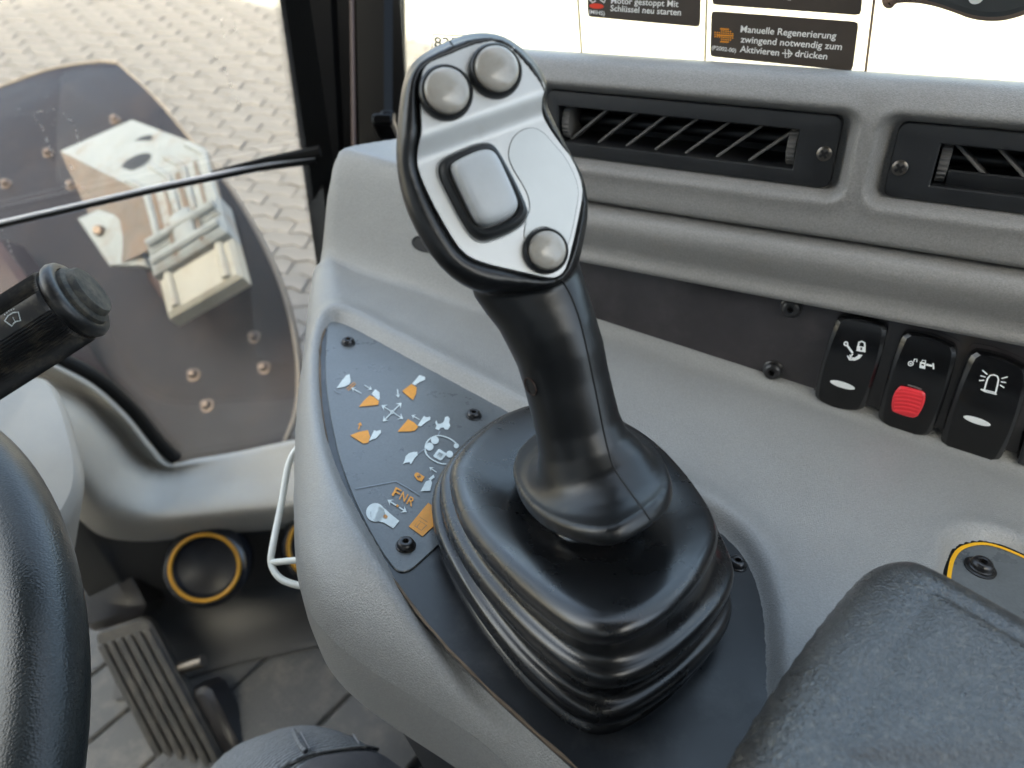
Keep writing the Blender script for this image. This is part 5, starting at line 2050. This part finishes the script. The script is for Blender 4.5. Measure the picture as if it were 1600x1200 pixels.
# ================================================================== the driver's knee
def knee():
    kn = pt(492, 1352, .48)
    hip = kn + Vector((.30, -.33, .02))
    ank = kn + Vector((-.10, .06, -.44))
    t = thing('person', 'knee of a seated person in grey twill work trousers at the bottom edge', 'person', Vector((kn.x, kn.y, 0)))
    P = [hip, hip.lerp(kn, .5) + Vector((0, 0, .015)), kn.lerp(hip, .18) + Vector((0, 0, .01)), kn + Vector((.0, 0, .0)), kn + Vector((-.028, .018, -.025)), kn.lerp(ank, .18) + Vector((-.02, .015, 0)), kn.lerp(ank, .5) + Vector((-.0, .0, 0)), ank]
    cpts = catmull(P, 8)
    rr = catmull([Vector((r, 0, 0)) for r in (.092, .084, .076, .0725, .070, .064, .060, .050)], 8)
    b = MB()
    N = 72
    rings = []
    for i, p in enumerate(cpts):
        tg = (cpts[min(i + 1, len(cpts) - 1)] - cpts[max(i - 1, 0)]).normalized()
        x = (Vector((.48, .87, 0)) - tg * Vector((.48, .87, 0)).dot(tg)).normalized()
        y = tg.cross(x)
        r0 = rr[i].x
        rings.append([p + (x * math.cos(2 * math.pi * k / N) + y * math.sin(2 * math.pi * k / N)) * (r0 + .0012 * math.sin(k * .9 + i * .7) * math.sin(i * .35)) for k in range(N)])
    b.loft(rings, True, True, True)
    # twill weave
    m = M_cloth
    tn = m.node_tree
    pb = tn.nodes['Principled BSDF']
    tc = tn.nodes.new('ShaderNodeTexCoord')
    mp = tn.nodes.new('ShaderNodeMapping')
    mp.inputs['Rotation'].default_value = (.5, .7, .6)
    wv = tn.nodes.new('ShaderNodeTexWave')
    wv.inputs['Scale'].default_value = 130
    wv.inputs['Distortion'].default_value = 3.0
    wv.inputs['Detail'].default_value = 2
    wv.inputs['Detail Scale'].default_value = 2.5
    tn.links.new(tc.outputs['Object'], mp.inputs[0]); tn.links.new(mp.outputs[0], wv.inputs['Vector'])
    bp = tn.nodes.new('ShaderNodeBump')
    bp.inputs['Strength'].default_value = .6
    bp.inputs['Distance'].default_value = .0008
    tn.links.new(wv.outputs['Fac'], bp.inputs['Height']); tn.links.new(bp.outputs[0], pb.inputs['Normal'])
    mx = tn.nodes.new('ShaderNodeMix'); mx.data_type = 'RGBA'
    old = pb.inputs['Base Color'].links[0].from_socket
    tn.links.new(wv.outputs['Fac'], mx.inputs['Factor'])
    tn.links.new(old, mx.inputs['A']); mx.inputs['B'].default_value = (.30, .32, .34, 1)
    tn.links.new(mx.outputs['Result'], pb.inputs['Base Color'])
    leg = b.build('trouser_leg', M_cloth, t)
    bpy.context.view_layer.update()
    def patch(name, loop, m, lift, sub=10):
        """cloth patch laid on the leg: grid between two pixel lines"""
        A, B = loop
        A = catmull([Vector((*p, 0)) for p in A], sub); B = catmull([Vector((*p, 0)) for p in B], sub)
        rings = []
        for k in range(9):
            r = []
            for p, q in zip(A, B):
                v = p.lerp(q, k / 8)
                s, nn = on_skin(leg, v.x, v.y, lift if 0 < k < 8 else lift * .4)
                if s is None:
                    s = r[-1] if r else None
                if s is None:
                    return
                r.append(s)
            rings.append(r)
        b = MB()
        b.loft(rings, False)
        b.build(name, m, t)
    patch('knee_patch', ([(452, 1216), (486, 1188), (530, 1178), (566, 1175), (600, 1183), (630, 1202), (640, 1230)], [(452, 1266), (486, 1266), (530, 1266), (566, 1266), (600, 1266), (630, 1266), (640, 1268)]), M_cloth2, .0022)
    def seamline(px, r, name):
        pts = []
        for v in catmull([Vector((*p, 0)) for p in px], 8):
            s, _ = on_skin(leg, v.x, v.y, .0016)
            if s: pts.append(s)
        if len(pts) > 2:
            b = MB(); b.tube(pts, r, 6); b.build(name, M_thread if name == 'stitching' else M_cloth, t)
    seamline([(420, 1212), (452, 1196), (486, 1182), (530, 1174), (566, 1171), (600, 1178), (632, 1198), (646, 1216)], .0013, 'piping')
    seamline([(459, 1146), (464, 1158), (472, 1172), (478, 1178)], .0018, 'seam')
    seamline([(470, 1148), (476, 1160), (484, 1174)], .0005, 'stitching')
    seamline([(545, 1144), (552, 1154), (560, 1166)], .0005, 'stitching')
    s, nn = on_skin(leg, 619, 1199, .0030)
    if s:
        b = MB()
        x = X_; y = nn.cross(x).normalized(); x = y.cross(nn)
        b.box(s, x * .0042, y * .0050, nn * .0006, .0003)
        b.build('white_tag', M_wire, t)
knee()

# ================================================================== OUTSIDE THE WINDSCREEN
M_bead = mat('worn_fender_edge', (.20, .16, .12), .6)
def fender():
    t = thing('fender', 'dark brown curved fender outside the windscreen', 'fender', pt(250, 600, 1.6))
    rows = []
    # rows from the top edge down; each from left to right
    R = [
        [(-200, 215, 2.30), (0, 136, 2.32), (80, 108, 2.32), (150, 97, 2.32), (185, 99, 2.31)],
        [(-200, 260, 2.16), (0, 190, 2.18), (90, 165, 2.18), (190, 152, 2.17), (242, 152, 2.16)],
        [(-200, 340, 2.02), (0, 280, 2.03), (120, 255, 2.03), (235, 235, 2.02), (302, 222, 2.01)],
        [(-200, 440, 1.90), (0, 380, 1.90), (150, 350, 1.90), (290, 318, 1.89), (362, 298, 1.88)],
        [(-200, 550, 1.78), (0, 490, 1.78), (180, 455, 1.78), (330, 415, 1.77), (412, 385, 1.76)],
        [(-200, 650, 1.68), (20, 600, 1.68), (200, 560, 1.68), (350, 515, 1.67), (446, 470, 1.66)],
        [(-200, 760, 1.60), (60, 700, 1.60), (230, 660, 1.60), (370, 610, 1.59), (464, 560, 1.58)],
        [(-200, 860, 1.54), (100, 800, 1.54), (260, 760, 1.54), (380, 700, 1.53), (462, 640, 1.52)],
        [(-150, 940, 1.50), (140, 880, 1.50), (280, 840, 1.50), (385, 780, 1.49), (440, 700, 1.48)]]
    rows = [[pt(*p) for p in r] for r in R]
    g = grid_surface(rows, 8, 6)
    b = MB()
    b.loft(g, False)
    back = [[p + F_ * .04 for p in r] for r in g]
    b.loft(back, False)
    # turned edge round the right border
    edge = [g[0][i] for i in range(len(g[0]))] + [r[-1] for r in g]
    b.loft([edge, [p + F_ * .04 for p in edge]], False)
    b.build('fender_skin', M_fender, t, sharp=50)
    b = MB()
    b.tube([p for p in edge], .004, 8)
    b.build('edge_bead', M_bead, t)
    sk = [o for o in t.children if o.name.startswith('fender_skin')][0]
    bpy.context.view_layer.update()
    for x, y in ((303, 586), (324, 634), (398, 527), (413, 575), (76, 240), (112, 290), (180, 188), (10, 288)):
        p, nn = on_skin(sk, x, y, 0)
        if p is None: continue
        if nn.dot(CAM - p) < 0: nn = -nn
        b = MB()
        b.lathe(p - nn * .002, nn, [(.0150, 0), (.0150, .003), (.0105, .004), (.010, .012), (.008, .016), (.003, .018)], 20)
        b.build('bolt', M_bolt, t)
    t2 = thing('reflection_plate', 'red brown windscreen reflection put in as a plate left of the fender', 'reflection', pt(-60, 470, 1.9))  # solid plate stands in for a red brown reflection in the glass
    b = MB()
    P = [pt(-260, 330, 1.72), pt(-8, 372, 1.70), pt(28, 420, 1.64), pt(70, 480, 1.60), pt(110, 560, 1.56), pt(170, 640, 1.50), pt(230, 740, 1.44), pt(120, 800, 1.45), pt(-260, 800, 1.45)]
    b.prism([p + F_ * .1 for p in P], -F_ * .1, bev=.012)
    b.build('reflection_sheet', M_red_brown, t2, sharp=30)
fender()

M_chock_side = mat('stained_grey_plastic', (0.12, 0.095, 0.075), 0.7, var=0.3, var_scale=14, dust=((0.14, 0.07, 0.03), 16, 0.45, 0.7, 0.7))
def chock():
    t = thing('wheel_chock', 'weathered pale grey plastic wheel chock in its holder on the fender', 'wheel chock', pt(260, 400, 1.55))
    TL, TR, BR, BL = pt(222, 300, 1.62), pt(326, 232, 1.62), pt(380, 440, 1.46), pt(274, 500, 1.46)
    bTL, bTR = pt(94, 236, 1.86), pt(206, 187, 1.86)
    dv = (bTL - TL)
    ex = (TR - TL) * .5
    ez = (BL - TL) * .5
    nf = ex.cross(ez).normalized()
    if nf.dot(CAM - TL) < 0: nf = -nf
    # body: rounded shoulder over the front
    def quad(f, back, grow=0):
        """a slice across the body at f down the front"""
        p, q = TL.lerp(BL, f), TR.lerp(BR, f)
        return p, q
    b = MB()
    sec = []
    depth = .16
    prof = [(bTL, bTR), (bTL.lerp(TL, .80) , bTR.lerp(TR, .80)), (bTL.lerp(TL, .93) - Vector((0, 0, .003)), bTR.lerp(TR, .93) - Vector((0, 0, .003))), (TL.lerp(BL, .03), TR.lerp(BR, .03)), (TL.lerp(BL, .10), TR.lerp(BR, .10)), (TL.lerp(BL, .45), TR.lerp(BR, .45))]
    b.loft([[p, p.lerp(q, .03) , p.lerp(q, .97), q] for p, q in prof], False)
    # left flank and right flank
    bBL, bBR = BL + dv * .55, BR + dv * .55
    b.build('chock_body', M_chock, t, sharp=35)
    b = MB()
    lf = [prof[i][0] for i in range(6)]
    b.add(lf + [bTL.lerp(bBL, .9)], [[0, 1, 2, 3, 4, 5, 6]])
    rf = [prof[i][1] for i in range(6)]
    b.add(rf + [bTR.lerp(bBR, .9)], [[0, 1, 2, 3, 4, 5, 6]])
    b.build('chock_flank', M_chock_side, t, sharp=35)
    # two dark hand holes in the top
    tn_ = (prof[1][0] - prof[0][0]).cross(ex).normalized()
    if tn_.z < 0: tn_ = -tn_
    eu = ex.normalized(); ev = (TL - bTL).normalized()
    for f, g, ru, rv in ((.36, .66, .036, .034), (.66, .44, .034, .026)):
        c = bTL.lerp(TL, g).lerp(bTR.lerp(TR, g), f) + tn_ * .0015
        b = MB()
        b.poly([c + eu * ru * math.cos(k * math.pi / 10) + ev * rv * math.sin(k * math.pi / 10) for k in range(20)])
        b.build('hand_hole', M_hole, t, smooth=False)
    # raised ribs running over the shoulder and down the front
    for f in (.06, .40, .62, .93):
        b = MB()
        pts = [prof[i][0].lerp(prof[i][1], f) for i in range(1, 6)]
        b.tube(pts, .008, 8)
        b.build('rib', M_chock, t)
    # brown run-off stains down the front, each a thin crust of its own
    for f, wd in ((.14, .010), (.30, .006), (.52, .012), (.78, .009), (.97, .008)):
        b = MB()
        pts = [prof[i][0].lerp(prof[i][1], f) + nf * .002 for i in range(3, 6)]
        L, Q = stroke(pts, wd, nf)
        b.add(L + Q, [[i, i + 1, len(pts) + i + 1, len(pts) + i] for i in range(len(pts) - 1)])
        b.build('stain', M_chock_side, t, smooth=False)
    # holder: two cross rails and a lower lamp-like foot
    for f0, f1, m, th, nm in ((.45, .58, M_chock, .030, 'holder_rail'), (.585, .72, M_chock, .034, 'holder_rail'), (.725, 1.0, M_lens, .018, 'holder_foot')):
        p0_, p1_, p2_, p3_ = TL.lerp(BL, f0), TR.lerp(BR, f0), TR.lerp(BR, f1), TL.lerp(BL, f1)
        b = MB()
        w_ = ex.normalized() * .006
        b.prism([p0_ - w_ - nf * .02, p1_ + w_ - nf * .02, p2_ + w_ - nf * .02, p3_ - w_ - nf * .02], nf * (.02 + th), bev=.008)
        b.build(nm, m, t, sharp=30)
    for f in (.12, .86):
        b = MB()
        A, B = TL.lerp(BL, .74).lerp(TR.lerp(BR, .74), f), TL.lerp(BL, .97).lerp(TR.lerp(BR, .97), f)
        b.tube([A + nf * .018, B + nf * .018], .009, 8)
        b.build('foot_rib', M_lens, t)
    for f in (.34, .72):
        b = MB()
        A, B = TL.lerp(BL, .46).lerp(TR.lerp(BR, .46), f), TL.lerp(BL, .70).lerp(TR.lerp(BR, .70), f)
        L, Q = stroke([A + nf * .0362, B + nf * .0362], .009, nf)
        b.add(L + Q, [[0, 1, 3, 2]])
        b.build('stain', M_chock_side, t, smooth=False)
    for f in (.515, .65):
        b = MB()
        A, B = TL.lerp(BL, f).lerp(TR.lerp(BR, f), .02), TL.lerp(BL, f).lerp(TR.lerp(BR, f), .98)
        b.tube([A + nf * .036, B + nf * .036], .010, 8)
        b.build('holder_bead', M_chock, t)
    # latch on the rails
    b = MB()
    c = TL.lerp(BL, .55).lerp(TR.lerp(BR, .55), .52) + nf * .034
    b.box(c, ex.normalized() * .022, ez.normalized() * .045, nf * .008, .005)
    b.build('latch', M_chock, t)
    # side flange plate
    b = MB()
    P = [pt(128, 344, 1.70), pt(160, 330, 1.70), pt(205, 345, 1.66), pt(240, 420, 1.60), pt(205, 418, 1.62), pt(178, 418, 1.63)]
    b.prism(P, -F_ * .02, bev=.004)
    b.build('flange', M_chock, t, sharp=30)
    for x, y in ((154, 360), (182, 402)):
        b = MB()
        b.lathe(pt(x, y, 1.645), -F_, [(.012, -.02), (.012, .003), (.008, .008)], 12)
        b.build('flange_bolt', M_bolt, t)
    b = MB()
    b.prism([pt(230, 340, 1.66), pt(280, 505, 1.52), pt(235, 440, 1.62), pt(180, 330, 1.75)], F_ * .02)
    b.build('bracket', M_red_brown, t, smooth=False)
chock()
bpy.context.view_layer.update()

def seat_and_driver():
    e = Vector((0.876, -0.482, 0)); q = Vector((-0.482, -0.876, 0))
    hipc = Vector((.18, -.19, .43)) + q * .12
    t = thing('driver_seat', 'dark cloth driver seat behind the camera', 'seat', Vector((hipc.x, hipc.y, 0)))
    b = MB()
    b.box(hipc + Vector((0, 0, -.17)) - e * .06, e * .24, q * .25, Vector((0, 0, .06)), .03)
    b.build('cushion', M_cloth2, t)
    b = MB()
    b.box(hipc + e * .25 + Vector((0, 0, .22)), (e * .96 + Vector((0, 0, -.1))).normalized() * .05, q * .24, (Vector((0, 0, 1)) + e * .15).normalized() * .36, .03)
    b.build('backrest', M_cloth2, t)
    b = MB()
    b.box(hipc + Vector((0, 0, -.33)), e * .18, q * .18, Vector((0, 0, .10)), .02)
    b.build('pedestal', M_kick, t)
    # the driver's upper body and left leg, one skinned figure
    P = [t_ for t_ in bpy.data.objects if t_.name == 'person'][0]
    pel = hipc + Vector((0, 0, .02))
    vs = [pel, pel + e * .06 + Vector((0, 0, .22)), pel + e * .05 + Vector((0, 0, .44)), pel + e * .03 + Vector((0, 0, .54)), pel + Vector((0, 0, .62)) - e * .02, pel - e * .03 + Vector((0, 0, .74))]
    rad = [.15, .145, .15, .065, .06, .095]
    ed = [(0, 1), (1, 2), (2, 3), (3, 4), (4, 5)]
    for s in (1, -1):
        k = len(vs)
        sh = pel + e * .05 + Vector((0, 0, .45)) + q * (.19 * s)
        vs += [sh, sh - e * .10 - Vector((0, 0, .22)) + q * (.04 * s), sh.lerp(CAM + Vector((.03 * -s, -.14, -.03)), .8), CAM + Vector((.035 * -s, -.13, -.02))]
        rad += [.065, .05, .036, .03]
        ed += [(2, k), (k, k + 1), (k + 1, k + 2), (k + 2, k + 3)]
    k = len(vs)
    hl = pel + q * .12
    vs += [hl, hl - e * .42 + Vector((0, 0, .02)) + q * .06, hl - e * .50 + q * .06 - Vector((0, 0, .38))]
    rad += [.09, .07, .05]
    ed += [(0, k), (k, k + 1), (k + 1, k + 2)]
    M = MW[P.name].inverted()
    me = bpy.data.meshes.new('jacket')
    me.from_pydata([tuple(M @ v) for v in vs], ed, [])
    me.materials.append(M_jacket)
    o = bpy.data.objects.new('jacket', me)
    COL.objects.link(o)
    o.parent = P
    sk = o.modifiers.new('skin', 'SKIN')
    for i, r in enumerate(rad):
        me.skin_vertices[0].data[i].radius = (r, r)
    me.skin_vertices[0].data[0].use_root = True
    sd_ = o.modifiers.new('sub', 'SUBSURF')
    sd_.levels = sd_.render_levels = 2
M_jacket = mat('dark_work_jacket', (0.02, 0.022, 0.026), 0.9)
seat_and_driver()
bpy.context.view_layer.update()
